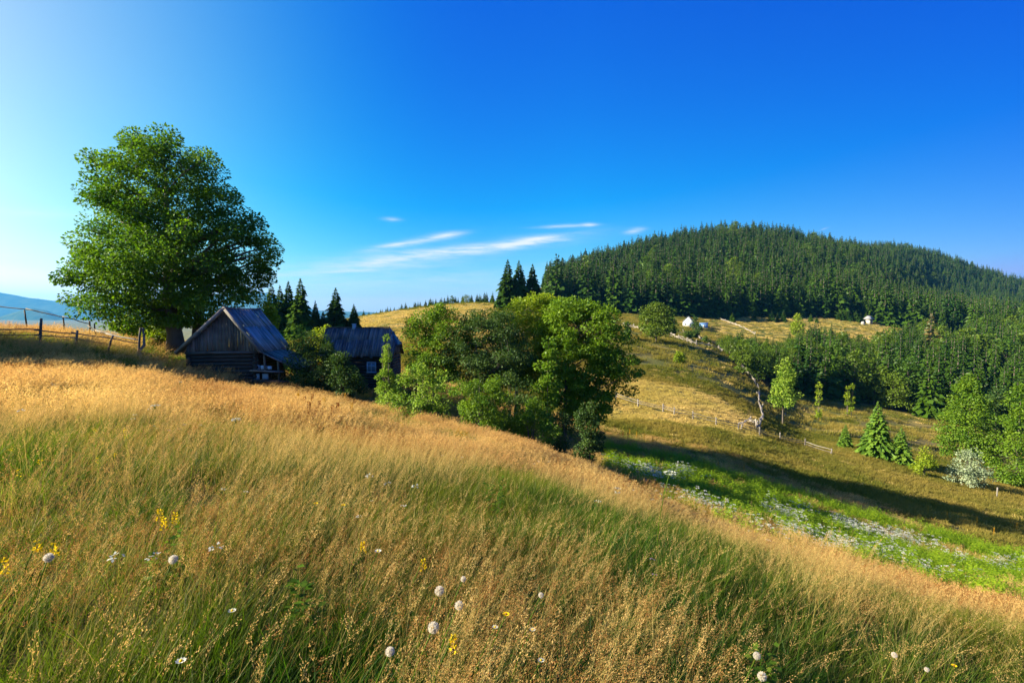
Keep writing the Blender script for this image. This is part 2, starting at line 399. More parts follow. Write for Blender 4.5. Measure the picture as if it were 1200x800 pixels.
    bg = N_(nt, 'ShaderNodeBackground'); bg.inputs['Strength'].default_value = .0525; lk.new(col, bg.inputs[0])
    out = N_(nt, 'ShaderNodeOutputWorld'); lk.new(bg.outputs[0], out.inputs[0])
make_world()

# ----------------------------------------------------------------- ground sheet
def Ucol(x, y):
    return 600 + 600 * x / np.maximum(y, 1e-3)
HEDGE_U = [540, 600, 650, 740, 800, 900, 1000, 1100, 1300, 1500]
HEDGE_Y = [420, 385, 350, 338, 338, 388, 402, 388, 400, 420]
VALF_U = [832, 850, 870, 905, 960, 1010, 1060, 1100, 1200, 1350, 1600]
VALF_Y = [225, 195, 160, 163, 178, 185, 178, 172, 190, 200, 210]
VALB_U = [832, 880, 950, 1000, 1050, 1100, 1200, 1400]
VALB_Y = [235, 262, 268, 285, 325, 385, 400, 420]
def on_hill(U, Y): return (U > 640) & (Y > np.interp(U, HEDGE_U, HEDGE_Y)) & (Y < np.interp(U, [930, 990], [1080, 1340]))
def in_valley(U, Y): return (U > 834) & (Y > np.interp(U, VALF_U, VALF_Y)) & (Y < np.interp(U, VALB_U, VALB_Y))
def in_gully(U, Y):
    """the lush strip of nettles and umbels in the dip behind the first slope"""
    near = np.interp(U, [650, 700, 760, 800, 850, 900, 1000, 1100, 1200, 1400, 1800], [33, 31, 27.5, 25, 23.5, 22.5, 20, 19, 18, 17, 17])
    far = np.interp(U, [650, 700, 760, 800, 850, 900, 1000, 1100, 1200, 1400, 1800], [52, 52, 51, 49, 48, 47, 47, 47, 47, 47, 47])
    return (U > 712) & (Y > near) & (Y < far)

def ground_material():
    m, nt, nd, lk = mat('ground_earth_and_turf')
    g = N_(nt, 'ShaderNodeNewGeometry')
    def noise(scale, det=5.0, rough=.6, st=(1, 1, 1)):
        mp = N_(nt, 'ShaderNodeMapping'); mp.inputs['Scale'].default_value = st; lk.new(g.outputs['Position'], mp.inputs[0])
        n = N_(nt, 'ShaderNodeTexNoise', i_Scale=scale, i_Detail=det, i_Roughness=rough); lk.new(mp.outputs[0], n.inputs['Vector']); return n.outputs[0]
    fine, mid, big = noise(2.2, 8, .75), noise(.22, 5), noise(.035, 5, .6, (1, 1.6, 1))
    dry = mixc(nt, fine, (.06, .05, .015), (.15, .11, .035))
    grn = mixc(nt, fine, (.03, .045, .010), (.08, .09, .02))
    col = mixc(nt, ramp(nt, mid, [(.40, 0.0), (.60, 1.0)]), grn, dry)
    hay = mixc(nt, fine, (.34, .24, .07), (.56, .41, .15))
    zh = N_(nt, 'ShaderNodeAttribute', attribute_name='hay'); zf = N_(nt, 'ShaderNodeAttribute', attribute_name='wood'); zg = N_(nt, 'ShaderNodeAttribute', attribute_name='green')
    col = mixc(nt, zh.outputs['Fac'], col, hay)
    turf = mixc(nt, ramp(nt, big, [(.42, 0.0), (.6, 1.0)]), mixc(nt, fine, (.05, .075, .014), (.13, .14, .03)), mixc(nt, fine, (.13, .12, .03), (.28, .21, .07)))
    col = mixc(nt, zg.outputs['Fac'], col, turf)
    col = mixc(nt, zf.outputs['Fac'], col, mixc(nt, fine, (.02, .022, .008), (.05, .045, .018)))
    p = N_(nt, 'ShaderNodeBsdfPrincipled'); lk.new(col, p.inputs['Base Color']); p.inputs['Roughness'].default_value = .95; p.inputs['Specular IOR Level'].default_value = .1
    bp = N_(nt, 'ShaderNodeBump', i_Strength=.8, i_Distance=.25); lk.new(noise(1.6, 8, .7), bp.inputs['Height']); lk.new(bp.outputs[0], p.inputs['Normal'])
    out = N_(nt, 'ShaderNodeOutputMaterial'); lk.new(p.outputs[0], out.inputs[0])
    return m

def hay_zone(x, y):
    """the mown golden paddock on the far side of the dip"""
    U = Ucol(x, y)
    lo = np.interp(U, [690, 740, 800, 850, 890, 920], [70, 72, 74, 74, 74, 74]); hi = np.interp(U, [690, 740, 800, 850, 885, 900], [112, 112, 112, 106, 98, 84])
    n = 5 * fbm(x * .08, y * .08, 31)
    k = np.clip((y - lo + n) / 3, 0, 1) * np.clip((hi - y + n * 2) / 8, 0, 1) * np.clip((905 - U + n) / 12, 0, 1) * (U > 640)
    # sunny meadow above the second house
    k2 = np.clip((U - 395) / 30, 0, 1) * np.clip((610 - U) / 30, 0, 1) * np.clip((y - 88) / 20, 0, 1) * np.clip((255 - y) / 25, 0, 1) * .75
    # clearing below the wooded hill
    k3 = np.clip((U - 800) / 60, 0, 1) * (U < 1060) * np.clip((y - 265) / 20, 0, 1) * .6
    return np.clip(k + k2 + k3, 0, 1)

def build_ground():
    fr = np.linspace(R(-62), R(62), 420)                         # finer towards what the camera faces (0 = straight ahead)
    bk = np.linspace(R(62), R(298), 62)[1:-1]
    azs = np.concatenate([fr, bk]); n = len(azs)
    rs = np.concatenate([[.35, .6, .8], np.exp(np.linspace(math.log(1.0), math.log(1400), 250)), [1700, 2200, 3000, 4200, 6000, 8800, 12000, 16000]])
    A, Rr = np.meshgrid(azs, rs)
    X = np.sin(A) * Rr; Y = np.cos(A) * Rr
    Z = ground(X.ravel(), Y.ravel())
    V = np.stack([X.ravel(), Y.ravel(), Z], 1)
    i = np.arange(len(rs) - 1)[:, None] * n; j = np.arange(n)[None]; j2 = (j + 1) % n
    Q = np.stack([i + j, i + n + j, i + n + j2, i + j2], -1).reshape(-1, 4)
    b = MB(); b.add(V, Q)
    c = len(V); b.add([(0, 0, gz(0, 0))], None, None); b.t.append(np.array([(c, (k + 1) % n, k) for k in range(n)])[:, [0, 2, 1]] * 1); b.tm.append(np.zeros(n))
    o = b.build('ground', GROUND, smooth=True)
    me = o.data; x = np.append(V[:, 0], 0); y = np.append(V[:, 1], 0.01)
    U = Ucol(x, y); f = (y > 1)
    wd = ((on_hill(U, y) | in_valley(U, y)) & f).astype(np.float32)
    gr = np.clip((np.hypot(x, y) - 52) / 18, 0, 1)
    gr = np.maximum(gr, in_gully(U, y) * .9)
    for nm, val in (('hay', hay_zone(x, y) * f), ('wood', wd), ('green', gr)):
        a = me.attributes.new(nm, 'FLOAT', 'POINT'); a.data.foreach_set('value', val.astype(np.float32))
    tag(o, kind='structure')
    return o
GROUND = ground_material()
build_ground()

def mountains():
    m, nt, nd, lk = mat('mountain_woods')
    g = N_(nt, 'ShaderNodeNewGeometry'); n = N_(nt, 'ShaderNodeTexNoise', i_Scale=.0035, i_Detail=8.0, i_Roughness=.7); lk.new(g.outputs['Position'], n.inputs['Vector'])
    d = N_(nt, 'ShaderNodeBsdfDiffuse'); lk.new(ramp(nt, n.outputs[0], [(.4, (.03, .06, .02)), (.7, (.10, .13, .04))]), d.inputs[0])
    out = N_(nt, 'ShaderNodeOutputMaterial'); lk.new(d.outputs[0], out.inputs[0])
    def ridge(prof, Y, depth, seed, name):
        us = np.arange(-240, 760, 5.0); t = np.linspace(-1, 1, 25)
        b = MB(); V = []
        for k in t:
            yy = Y + depth * k
            for u in us:
                x = (u - 600) / 600 * Y * (1 + .12 * k)
                top = ztop(np.interp(u, [p[0] for p in prof], [p[1] for p in prof]), Y)
                base = ztop(390, Y)
                sh = max(0.0, 1 - abs(k) ** 1.3)
                sp = fbm(np.array([x / 950.]), np.array([yy / 760.]), seed, 4)[0]
                V.append((x, yy, base + (top - base) * sh + 60 * sp * sh * (1 - sh) * 3 + 15 * fbm(np.array([x / 170.]), np.array([yy / 170.]), seed + 5, 3)[0] * sh))
        n = len(us); i = np.arange(len(t) - 1)[:, None] * n; j = np.arange(n - 1)[None]
        Q = np.stack([i + j, i + j + 1, i + n + j + 1, i + n + j], -1).reshape(-1, 4)
        b.add(V, Q)
        tag(b.build(name, m, smooth=True), kind='structure')
    ridge([(-700, 350), (-300, 338), (-80, 345), (0, 342), (30, 348), (52, 351), (85, 354), (115, 361), (160, 352), (240, 345), (312, 343), (345, 357), (375, 364), (440, 366), (520, 372), (760, 392)], 13000, 1700, 3, 'mountains')
    ridge([(-700, 372), (-200, 368), (0, 371), (25, 364), (38, 361), (55, 364), (72, 371), (95, 374), (150, 377), (300, 380), (420, 384), (760, 396)], 8600, 1000, 8, 'hills')
mountains()

# ----------------------------------------------------------------- vegetation materials
M_BARK = wood('bark', (.05, .042, .035), (.17, .14, .115), stain=(.03, .03, .022), stretch=(5, 5, 1.2), bump=.8)
M_MAPLE = foliage('maple_leaves', (.026, .088, .005), (.135, .255, .013), transl=.46, gloss=.012)
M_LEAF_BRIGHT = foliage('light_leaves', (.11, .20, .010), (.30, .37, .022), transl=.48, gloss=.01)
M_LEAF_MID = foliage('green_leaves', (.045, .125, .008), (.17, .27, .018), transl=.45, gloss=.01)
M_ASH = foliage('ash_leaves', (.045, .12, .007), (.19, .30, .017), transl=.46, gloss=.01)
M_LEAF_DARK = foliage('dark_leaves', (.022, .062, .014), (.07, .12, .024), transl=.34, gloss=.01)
M_LEAF_SILVER = foliage('silver_leaves', (.13, .19, .09), (.30, .37, .21), transl=.3, tcol=(1.1, 1.15, .7))
M_LEAF_PALE = foliage('pale_leaves', (.09, .19, .015), (.28, .38, .045), transl=.4, tcol=(1.1, 1.2, .6), gloss=.01)
M_LEAF_VALLEY = foliage('valley_leaves', (.018, .056, .004), (.072, .145, .011), c=(.11, .165, .010), transl=.35, gloss=.015)
M_SPRUCE = foliage('spruce_needles', (.004, .018, .003), (.026, .070, .006), c=(.048, .098, .005), transl=.10, gloss=.012)
M_SPRUCE_LIGHT = foliage('young_spruce_needles', (.05, .13, .014), (.16, .26, .028), c=(.10, .20, .02), transl=.25, gloss=.015)
M_SPRUCE_RUSTY = foliage('rusty_needles', (.05, .085, .016), (.16, .11, .025), transl=.2)

# ----------------------------------------------------------------- trees
def rdir(n, rng):
    d = rng.normal(size=(n, 3)); return d / np.linalg.norm(d, axis=1)[:, None]

def leaf_clumps(b, C, cr, per, leaf, rng, flat=.55, out0=None, mat=0, tintspread=.5, up=.7):
    """leaf clumps at points C (radius cr each): small folded leaves, mostly facing up and outward"""
    n = len(C); cr = np.broadcast_to(cr, (n,))
    k = np.repeat(np.arange(n), per)
    N = len(k)
    off = rng.normal(size=(N, 3)); off /= np.maximum(1, np.linalg.norm(off, axis=1) / 1.65)[:, None]
    off = off * cr[k][:, None] * np.array([.56, .56, .56 * flat])
    off[:, 2] -= .16 * (off[:, 0] ** 2 + off[:, 1] ** 2) / np.maximum(cr[k], .1)
    P = C[k] + off
    o = off / (np.linalg.norm(off, axis=1)[:, None] + 1e-6)
    if out0 is not None:
        oo = C[k] - out0; oo /= np.linalg.norm(oo, axis=1)[:, None] + 1e-6; o = o * .85 + oo * .5
    d = o + rng.normal(size=(N, 3)) * .65; d[:, 2] -= .35
    nr = np.array([0, 0, up]) + o * .95 + rng.normal(size=(N, 3)) * .42
    L = leaf * rng.uniform(.6, 1.35, N)
    tint = np.clip(rng.uniform(-.5, .5, n)[k] * tintspread + .5 + rng.uniform(-.3, .3, N), 0, 1)
    b.kites(P, d, nr, L, L * .72, mat, tint, wide=.45, fold=.08)

def crown_points(prof, n, cr, rng, depth=1.0, shell=.25, gap=.62, lobes=.16):
    """clump centres filling a crown whose left and right reach at each height is given by prof [(h, L, R)]"""
    prof = sorted(prof); hs = np.array([p[0] for p in prof]); Ls = np.array([p[1] for p in prof]); Rs = np.array([p[2] for p in prof])
    pts, rad = [], []
    tries = 0
    wmax = (Ls + Rs).max()
    while len(pts) < n and tries < n * 60:
        tries += 1
        h = rng.uniform(hs[0], hs[-1]); l = np.interp(h, hs, Ls); r = np.interp(h, hs, Rs)
        if rng.uniform() > ((l + r) / wmax) ** .9 + .05: continue
        a = rng.uniform(0, 2 * math.pi)
        c = cr * rng.uniform(.7, 1.3)
        rr = (l + r) / 2 * math.sqrt(math.cos(a) ** 2 + (depth * math.sin(a)) ** 2) * math.sqrt(shell + (1 - shell) * rng.uniform())
        off = (r - l) / 2
        rr *= 1 + lobes * vnoise([a * 1.9 + n * .37 + 6.28], [h / max(hs[-1], .1) * 5.5 + n * .11], n)[0]
        x = off + max(0, rr - c * .55) * math.cos(a); y = max(0, rr - c * .55) * math.sin(a)
        p = np.array([x, y, h])
        if pts:
            D = (np.array(pts) - p) * np.array([1, 1, 1.5])
            if (np.linalg.norm(D, axis=1) < gap * c).any(): continue
        pts.append(p); rad.append(c)
    return np.array(pts), np.array(rad)

def broadleaf(prof, n, cr, per, leaf, seed, trunk_r, trunk_h, depth=1.0, flat=.55, stems=1, shell=.25, tintspread=.5, gap=.62, limbs=12, up=.7, twig=True):
    """returns (trunk mesh builder, crown mesh builder)"""
    rng = np.random.default_rng(seed)
    C, cr_ = crown_points(prof, n, cr, rng, depth, shell, gap)
    b = MB(); leaf_clumps(b, C, cr_, per, leaf, rng, flat, np.array([0, 0, np.median(C[:, 2])]), tintspread=tintspread, up=up)
    t = MB()
    top = max(p[0] for p in prof)
    order = np.argsort(-np.linalg.norm(C[:, :2], axis=1) - .3 * C[:, 2])
    nodes = []
    for s in range(stems):
        a = s * 2 * math.pi / stems + rng.uniform(0, 1); sp = 0 if stems == 1 else trunk_r * 1.6
        nn = 9
        hh = np.linspace(-.3 if trunk_h > 1 else -.1, top * .84, nn)
        px = math.cos(a) * sp * (1 + hh / max(top, .1) * (3 if stems > 1 else 0)) + rng.normal(size=nn).cumsum() * trunk_r * .12
        py = math.sin(a) * sp * (1 + hh / max(top, .1) * (3 if stems > 1 else 0)) + rng.normal(size=nn).cumsum() * trunk_r * .12
        path = np.stack([px, py, hh], 1)
        rad = trunk_r * np.clip(1 - hh / (top * .9), .08, 1) ** .9; rad[0] *= 1.35
        t.tube(path, rad, 8, tint=.5)
        nodes += [(p, r) for p, r in zip(path, rad) if p[2] > trunk_h * .8]
    if not nodes: nodes = [(path[-1], rad[-1])]
    NP = np.array([p for p, r in nodes]); NR = np.array([r for p, r in nodes])
    used = []
    for q in order[:limbs]:
        tgt = C[q]
        want = tgt[2] - .55 * np.linalg.norm(tgt[:2])
        k = int(np.argmin(np.abs(NP[:, 2] - max(want, trunk_h)) + .02 * np.linalg.norm(NP[:, :2] - tgt[:2], axis=1)))
        s0 = NP[k]; mid = s0 * .5 + tgt * .5 + np.array([0, 0, .10 * np.linalg.norm(tgt - s0)]) + rng.normal(size=3) * .05 * np.linalg.norm(tgt - s0)
        u = np.linspace(0, 1, 6)[:, None]
        path = (1 - u) ** 2 * s0 + 2 * u * (1 - u) * mid + u * u * tgt
        t.tube(path, np.linspace(max(NR[k] * .5, trunk_r * .13), trunk_r * .05, 6), 5)
        used += list(path[1:])
    if twig:
        allp = np.array(used + list(NP))
        for c in C:
            k = int(np.argmin(np.linalg.norm(allp - c, axis=1) + 2 * np.maximum(0, allp[:, 2] - c[2])))
            s0 = allp[k]
            if np.linalg.norm(c - s0) < .15: continue
            t.tube(np.array([s0, (s0 + c) / 2 + [0, 0, .05], c]), [trunk_r * .055, trunk_r * .045, trunk_r * .025], 4, cap=False)
    return t, b

def spruce(H, W, seed, tiers=26, per=8, sprays=6, droop=.32, bare=.04, mat=0, spray_len=.34, power=.85):
    """returns (trunk builder, crown builder): whorls of drooping boughs hung with needle sprays"""
    rng = np.random.default_rng(seed)
    t = MB(); b = MB()
    t.tube([(0, 0, -.04 * H), (0, 0, .3 * H), (.0, 0, .7 * H), (0, 0, H * .985)], [H * .017, H * .013, H * .006, H * .0015], 6)
    P, D, Nn, L, Wd, T = [], [], [], [], [], []
    for k in range(tiers):
        f = bare + (1 - bare) * (k + rng.uniform(-.3, .3)) / tiers
        f = min(max(f, bare), .985)
        reach = W * .5 * ((1 - f) ** power) * (1.0 if f > bare + .07 else .8) + .012 * H * (1 - f)
        m = max(4, int(per * (.55 + .45 * (1 - f))))
        a0 = rng.uniform(0, 6.28)
        for j in range(m):
            a = a0 + j * 6.283 / m + rng.normal() * .25
            l = reach * rng.uniform(.62, 1.18)
            ca, sa = math.cos(a), math.sin(a)
            z0 = f * H + rng.normal() * .35 * H / tiers
            rise = l * (.45 * f - .05)
            ns = max(2, int(sprays * (.45 + .55 * (1 - f))))
            tb = rng.uniform(.1, .9)
            for q in range(ns):
                g = (q + .6) / ns
                r = l * g
                z = z0 + rise * g * 1.6 - droop * l * g * g
                side = (-1 if q % 2 else 1) * (rng.uniform(.2, .75) if g < .95 else .1)
                P.append((ca * r * .92, sa * r * .92, z))
                D.append((ca * .8 - sa * side, sa * .8 + ca * side, -.28 - .3 * rng.uniform()))
                Nn.append((ca * .95 + rng.normal() * .35, sa * .95 + rng.normal() * .35, .75))
                s = (l * spray_len * rng.uniform(.8, 1.3) + .012 * H)
                L.append(s); Wd.append(s * .78); T.append(np.clip(tb + rng.uniform(-.3, .3) + .25 * (g - .5), 0, 1))
            # the bough's own tip and a hanging curtain below it
            P.append((ca * l * .35, sa * l * .35, z0 + rise * .5)); D.append((ca, sa, -.35)); Nn.append((-sa * rng.choice([-1, 1]), ca, .3)); L.append(l * .75); Wd.append(l * .46 + .006 * H); T.append(tb * .6)
    for q in range(4):
        P.append((0, 0, H * .93)); a = q * 1.57; D.append((math.cos(a) * .12, math.sin(a) * .12, 1)); Nn.append((math.cos(a + 1.57), math.sin(a + 1.57), 0)); L.append(H * .08); Wd.append(H * .012); T.append(.7)
    b.kites(P, D, Nn, np.array(L), np.array(Wd), mat, np.array(T), wide=.45, fold=.1)
    return t, b

def plant_tree(name, loc, tb, crown_mat, label, cat='tree', group=None, bark=None, crown_name='crown', trunk_name='trunk'):
    e = empty(name, loc, label, cat, group)
    tb[0].build(trunk_name, bark or M_BARK, e, smooth=True)
    tb[1].build(crown_name, crown_mat, e)
    return e

def copy_thing(o, loc, label=None, group=None, rz=0, s=1.0):
    c = o.copy(); COL.objects.link(c); c.location = loc; c.rotation_euler = (0, 0, rz)
    c.scale = (s, s, s) if not isinstance(s, (tuple, list)) else s
    if label: c['label'] = label
    if group: c['group'] = group
    elif 'group' in c.keys() and label: del c['group']
    for ch in o.children:
        d = ch.copy(); COL.objects.link(d); d.parent = c
    return c

def px_prof(rows, u0, Y, v0, squeeze=1.0):
    """outline rows (v, uL, uR) -> (height, left reach, right reach) in metres for a tree standing at column u0, foot row v0, depth Y"""
    m = Y / 600.0
    return [((v0 - v) * m, max(0.05, (u0 - a) * m * squeeze), max(0.05, (b - u0) * m * squeeze)) for v, a, b in rows]

# the big maple beside the barn
Y0 = 41.5; p = at(205, Y0); foot = 370 - p[2] / Y0 * 600
rows = [(149, 170, 228), (160, 132, 256), (178, 106, 276), (200, 100, 284), (222, 98, 294), (240, 94, 308), (262, 84, 322), (285, 78, 328), (305, 76, 326), (325, 78, 318), (345, 86, 308), (360, 102, 296), (370, 116, 284), (378, 140, 260)]
big = broadleaf([(h, l * .87, r * .96) for h, l, r in px_prof([(v + 13 * (375 - v) / 226, a, b) for v, a, b in rows], 205, Y0, foot)], 270, 1.28, 360, .20, 5, .62, 2.6, depth=.78, flat=.58, shell=.10, gap=.88, limbs=34, tintspread=.7)
plant_tree('maple_tree', p, big, M_MAPLE, 'huge round-crowned maple standing behind the plank-gabled barn')
# its second stem close by
tb2 = MB(); q = at(228, 42.8)
tb2.tube([(0, 0, -.3), (.1, .1, 2), (.5, .2, 5), (.3, .1, 8)], [.42, .34, .26, .12], 8)
cb2 = MB(); rg = np.random.default_rng(3)
leaf_clumps(cb2, np.stack([rg.normal(.3, 1.6, 26), rg.normal(0, 1.4, 26), rg.uniform(4.2, 8.5, 26)], 1), 1.0, 110, .25, rg, .5)
plant_tree('maple_tree', q, (tb2, cb2), M_MAPLE, 'slimmer maple stem growing at the right foot of the huge round maple')

def shrub(u, Y, vtop, wpx, m, label, seed, n=26, per=130, leaf=.16, cr=None, name='shrub', cat='shrub', group=None, rows=None, stems=4, trunk_r=.05, flat=.8, vfoot=None, depth=.9, shell=.2, up=.5, lean=0, gap=.5, low=.12):
    p = at(u, Y); foot = 370 - p[2] / Y * 600
    if rows is None:
        h = foot - vtop
        rows = [(vtop, u - wpx * .12, u + wpx * .12), (vtop + .15 * h, u - wpx * .32, u + wpx * .32), (vtop + .4 * h, u - wpx * .48, u + wpx * .48), (vtop + .7 * h, u - wpx * .5, u + wpx * .5), (foot - low * h, u - wpx * .4, u + wpx * .4)]
    pr = px_prof(rows, u, Y, foot)
    H = max(q[0] for q in pr); Wm = max(q[1] + q[2] for q in pr)
    cr = cr or max(.16, .2 * min(H, Wm))
    tb = broadleaf(pr, n, cr, per, leaf, seed, trunk_r, .25 * H, depth=depth, flat=flat, stems=stems, shell=shell, limbs=min(n, 10), up=up, gap=gap)
    return plant_tree(name, p, tb, m, label, cat, group, trunk_name='stem' if cat == 'shrub' else 'trunk', crown_name='foliage' if cat == 'shrub' else 'crown')

# light bushes glowing behind the maple
shrub(150, 46, 374, 60, M_LEAF_BRIGHT, 'sunlit bush behind the fence left of the maple trunk', 21, n=26, leaf=.22)
shrub(185, 45, 380, 34, M_LEAF_BRIGHT, 'yellow-green bush just left of the maple trunk foot', 22, n=16, leaf=.2)
shrub(312, 44, 352, 42, M_LEAF_BRIGHT, 'sunlit bush between the maple and the ridge of the barn', 23, n=22, leaf=.22)
# bushes between barn and house
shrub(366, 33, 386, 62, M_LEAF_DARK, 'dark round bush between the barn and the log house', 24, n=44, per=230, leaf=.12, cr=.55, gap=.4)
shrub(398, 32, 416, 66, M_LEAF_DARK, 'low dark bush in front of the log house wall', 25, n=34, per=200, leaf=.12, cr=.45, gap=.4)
shrub(352, 38, 381, 44, M_LEAF_PALE, 'pale-tipped bush behind the dark round bush', 26, n=22, leaf=.16)
shrub(378, 52, 375, 36, M_LEAF_BRIGHT, 'small light green bush beside the left end of the house roof', 27, n=18, leaf=.2)

# ---- the clump in the middle
u0, Yc = 662, 46.0; p = at(u0, Yc); foot = 370 - p[2] / Yc * 600
rows = [(353, 648, 700), (360, 628, 722), (375, 618, 735), (395, 616, 742), (415, 618, 748), (435, 622, 746), (455, 628, 740), (475, 636, 728), (492, 650, 712)]
tb = broadleaf(px_prof(rows, u0, Yc, foot), 260, .80, 220, .20, 31, .24, 1.6, depth=.85, flat=.55, shell=.12, limbs=22, gap=.5)
plant_tree('ash_tree', p, tb, M_ASH, 'broad green tree at the right end of the thicket, bright crown tips')
u0, Yc = 605, 49.0; p = at(u0, Yc); foot = 370 - p[2] / Yc * 600
rows = [(347, 628, 650), (352, 590, 660), (362, 568, 668), (378, 556, 672), (400, 552, 670), (425, 560, 655), (450, 575, 640)]
tb = broadleaf(px_prof(rows, u0, Yc, foot), 150, .88, 200, .20, 32, .2, 2.2, depth=.8, shell=.12, limbs=18, gap=.6)
plant_tree('ash_tree', p, tb, M_LEAF_BRIGHT, 'yellow-green tree rising behind the dark apple tree in the thicket')
u0, Yc = 558, 40.0; p = at(u0, Yc); foot = 370 - p[2] / Yc * 600
rows = [(366, 556, 596), (374, 532, 610), (388, 512, 624), (402, 506, 630), (420, 508, 628), (438, 520, 616), (454, 540, 598)]
tb = broadleaf(px_prof(rows, u0, Yc, foot), 125, .66, 190, .14, 33, .15, 1.8, depth=.9, flat=.7, shell=.12, limbs=16)
plant_tree('apple_tree', p, tb, M_LEAF_DARK, 'dark grey-green apple tree in the middle of the thicket')
u0, Yc = 508, 41.0; p = at(u0, Yc); foot = 370 - p[2] / Yc * 600
rows = [(357, 498, 516), (362, 484, 534), (374, 474, 552), (390, 466, 562), (408, 466, 562), (424, 472, 552), (440, 484, 540), (452, 498, 526)]
tb = broadleaf(px_prof(rows, u0, Yc, foot), 110, .64, 180, .15, 34, .14, 1.9, depth=.9, flat=.65, shell=.12, limbs=16)
plant_tree('apple_tree', p, tb, M_LEAF_MID, 'ragged green apple tree beside the right gable of the log house')
shrub(642, 32, 398, 40, M_LEAF_MID, 'slender young tree with a thin trunk before the broad green tree', 35, n=30, per=120, leaf=.16, cr=.42, name='sapling', cat='tree', stems=1, trunk_r=.06, rows=[(396, 638, 646), (410, 630, 654), (440, 622, 662), (470, 618, 664), (500, 622, 660)])
shrub(452, 30.5, 392, 24, M_LEAF_PALE, 'tall narrow bush with pale leaves at the corner of the log house', 36, n=46, per=90, leaf=.10, cr=.24, gap=.35, rows=[(392, 450, 455), (408, 448, 458), (432, 444, 462), (456, 438, 468), (480, 436, 470)])
shrub(490, 29.5, 424, 96, M_LEAF_PALE, 'loose light green bush at the left end of the thicket', 37, n=46, per=150, leaf=.12, cr=.45, rows=[(424, 484, 502), (434, 462, 520), (448, 446, 536), (465, 438, 544), (482, 436, 546), (494, 445, 535)])
shrub(561, 28.0, 440, 76, M_LEAF_MID, 'round glossy dark bush at the front of the thicket', 38, n=60, per=190, leaf=.10, cr=.42, gap=.4, rows=[(440, 548, 572), (448, 534, 590), (462, 526, 598), (480, 524, 602), (496, 530, 602), (508, 545, 596)])
shrub(622, 29.0, 474, 80, M_LEAF_MID, 'low green bush right of the round glossy bush', 39, n=40, per=150, leaf=.11, cr=.38, rows=[(470, 612, 636), (480, 596, 652), (494, 586, 664), (510, 590, 668), (520, 605, 655)])
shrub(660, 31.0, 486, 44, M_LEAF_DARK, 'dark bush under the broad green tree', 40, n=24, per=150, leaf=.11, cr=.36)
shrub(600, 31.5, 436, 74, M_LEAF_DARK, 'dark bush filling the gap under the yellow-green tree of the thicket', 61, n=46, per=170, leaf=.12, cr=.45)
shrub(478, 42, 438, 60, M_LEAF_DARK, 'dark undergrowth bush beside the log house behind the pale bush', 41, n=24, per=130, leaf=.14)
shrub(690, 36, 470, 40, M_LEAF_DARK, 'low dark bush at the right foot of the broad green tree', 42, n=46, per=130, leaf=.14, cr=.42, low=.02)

# ---- trees out of the frame to the left that shade the bank in front of the fence
def shade_tree(x, y, h, w, label, seed):
    pr = [(.2 * h, .3 * w, .3 * w), (.4 * h, .48 * w, .48 * w), (.65 * h, .5 * w, .5 * w), (.85 * h, .36 * w, .36 * w), (h, .12 * w, .12 * w)]
    tb = broadleaf(pr, 95, .12 * h, 110, .3, seed, .2, 1.8, limbs=14, shell=.1)
    plant_tree('ash_tree', np.array([x, y, gz(x, y)]), tb, M_LEAF_MID, label)
shade_tree(-38.0, 28.2, 11.6, 7.0, 'leafy tree beyond the left frame edge that shades the barn gable', 51)
shade_tree(-41.0, 24.0, 10.2, 6.4, 'leafy tree beyond the left frame edge that shades the near part of the bank', 52)
shade_tree(-39.0, 20.8, 9.4, 6.0, 'small leafy tree beyond the left frame edge nearest the camera', 54)
shade_tree(-36.5, 24.4, 9.8, 6.0, 'small leafy tree beyond the left frame edge, next to the nearest one', 55)
shade_tree(-48.0, 26.5, 12.0, 7.0, 'taller leafy tree beyond the left frame edge, farther back from the bank', 53)

# ---- spruces
def two_mat(tb):
    """trunk and needles of a far tree in one mesh"""
    m = MB()
    for src, mi in ((tb[1], 0), (tb[0], 1)):
        o = m.n
        m.v += src.v; m.tint += src.tint; m.n += src.n
        for q in src.q: m.q.append(q + o); m.qm.append(np.full(len(q), mi))
        for q in src.t: m.t.append(q + o); m.tm.append(np.full(len(q), mi))
    return m
SP_NEAR = [spruce(10, 4.7, 60 + k, 46, 10, 8, spray_len=.42, droop=.45) for k in range(3)]
SP_LIGHT = [spruce(10, 5.2, 70 + k, 36, 12, 14, droop=.25, spray_len=.24) for k in range(2)]
MESH_NEAR = [(t.mesh('spruce_trunk', M_BARK), b.mesh('spruce_crown', M_SPRUCE)) for t, b in SP_NEAR]
MESH_LIGHT = [(t.mesh('spruce_trunk', M_BARK), b.mesh('spruce_crown', M_SPRUCE_LIGHT)) for t, b in SP_LIGHT]
SP_FAR = [two_mat(spruce(10, [4.4, 3.7, 4.9, 3.4, 4.2][k], 80 + k, 24, 9, 4, spray_len=.58, droop=.45, power=.9)).mesh('spruce', [M_SPRUCE, M_BARK]) for k in range(5)]
SP_RUST = two_mat(spruce(10, 4.0, 91, 24, 9, 4, spray_len=.58, droop=.45)).mesh('rusty_spruce', [M_SPRUCE_RUSTY, M_BARK])
def round_far(seed, H=10, W=8.5, m=M_LEAF_VALLEY, n=46, per=60):
    pr = [(.08 * H, .25 * W, .25 * W), (.25 * H, .45 * W, .45 * W), (.5 * H, .5 * W, .5 * W), (.75 * H, .36 * W, .36 * W), (.95 * H, .1 * W, .1 * W)]
    return two_mat(broadleaf(pr, n, W * .15, per, .42, seed, .22, 1.6, limbs=8, twig=False, tintspread=.7)).mesh('leafy_tree', [m, M_BARK])
BR_FAR = [round_far(100), round_far(101, W=7), round_far(102, W=9.5), round_far(103, W=5.5, n=36)]

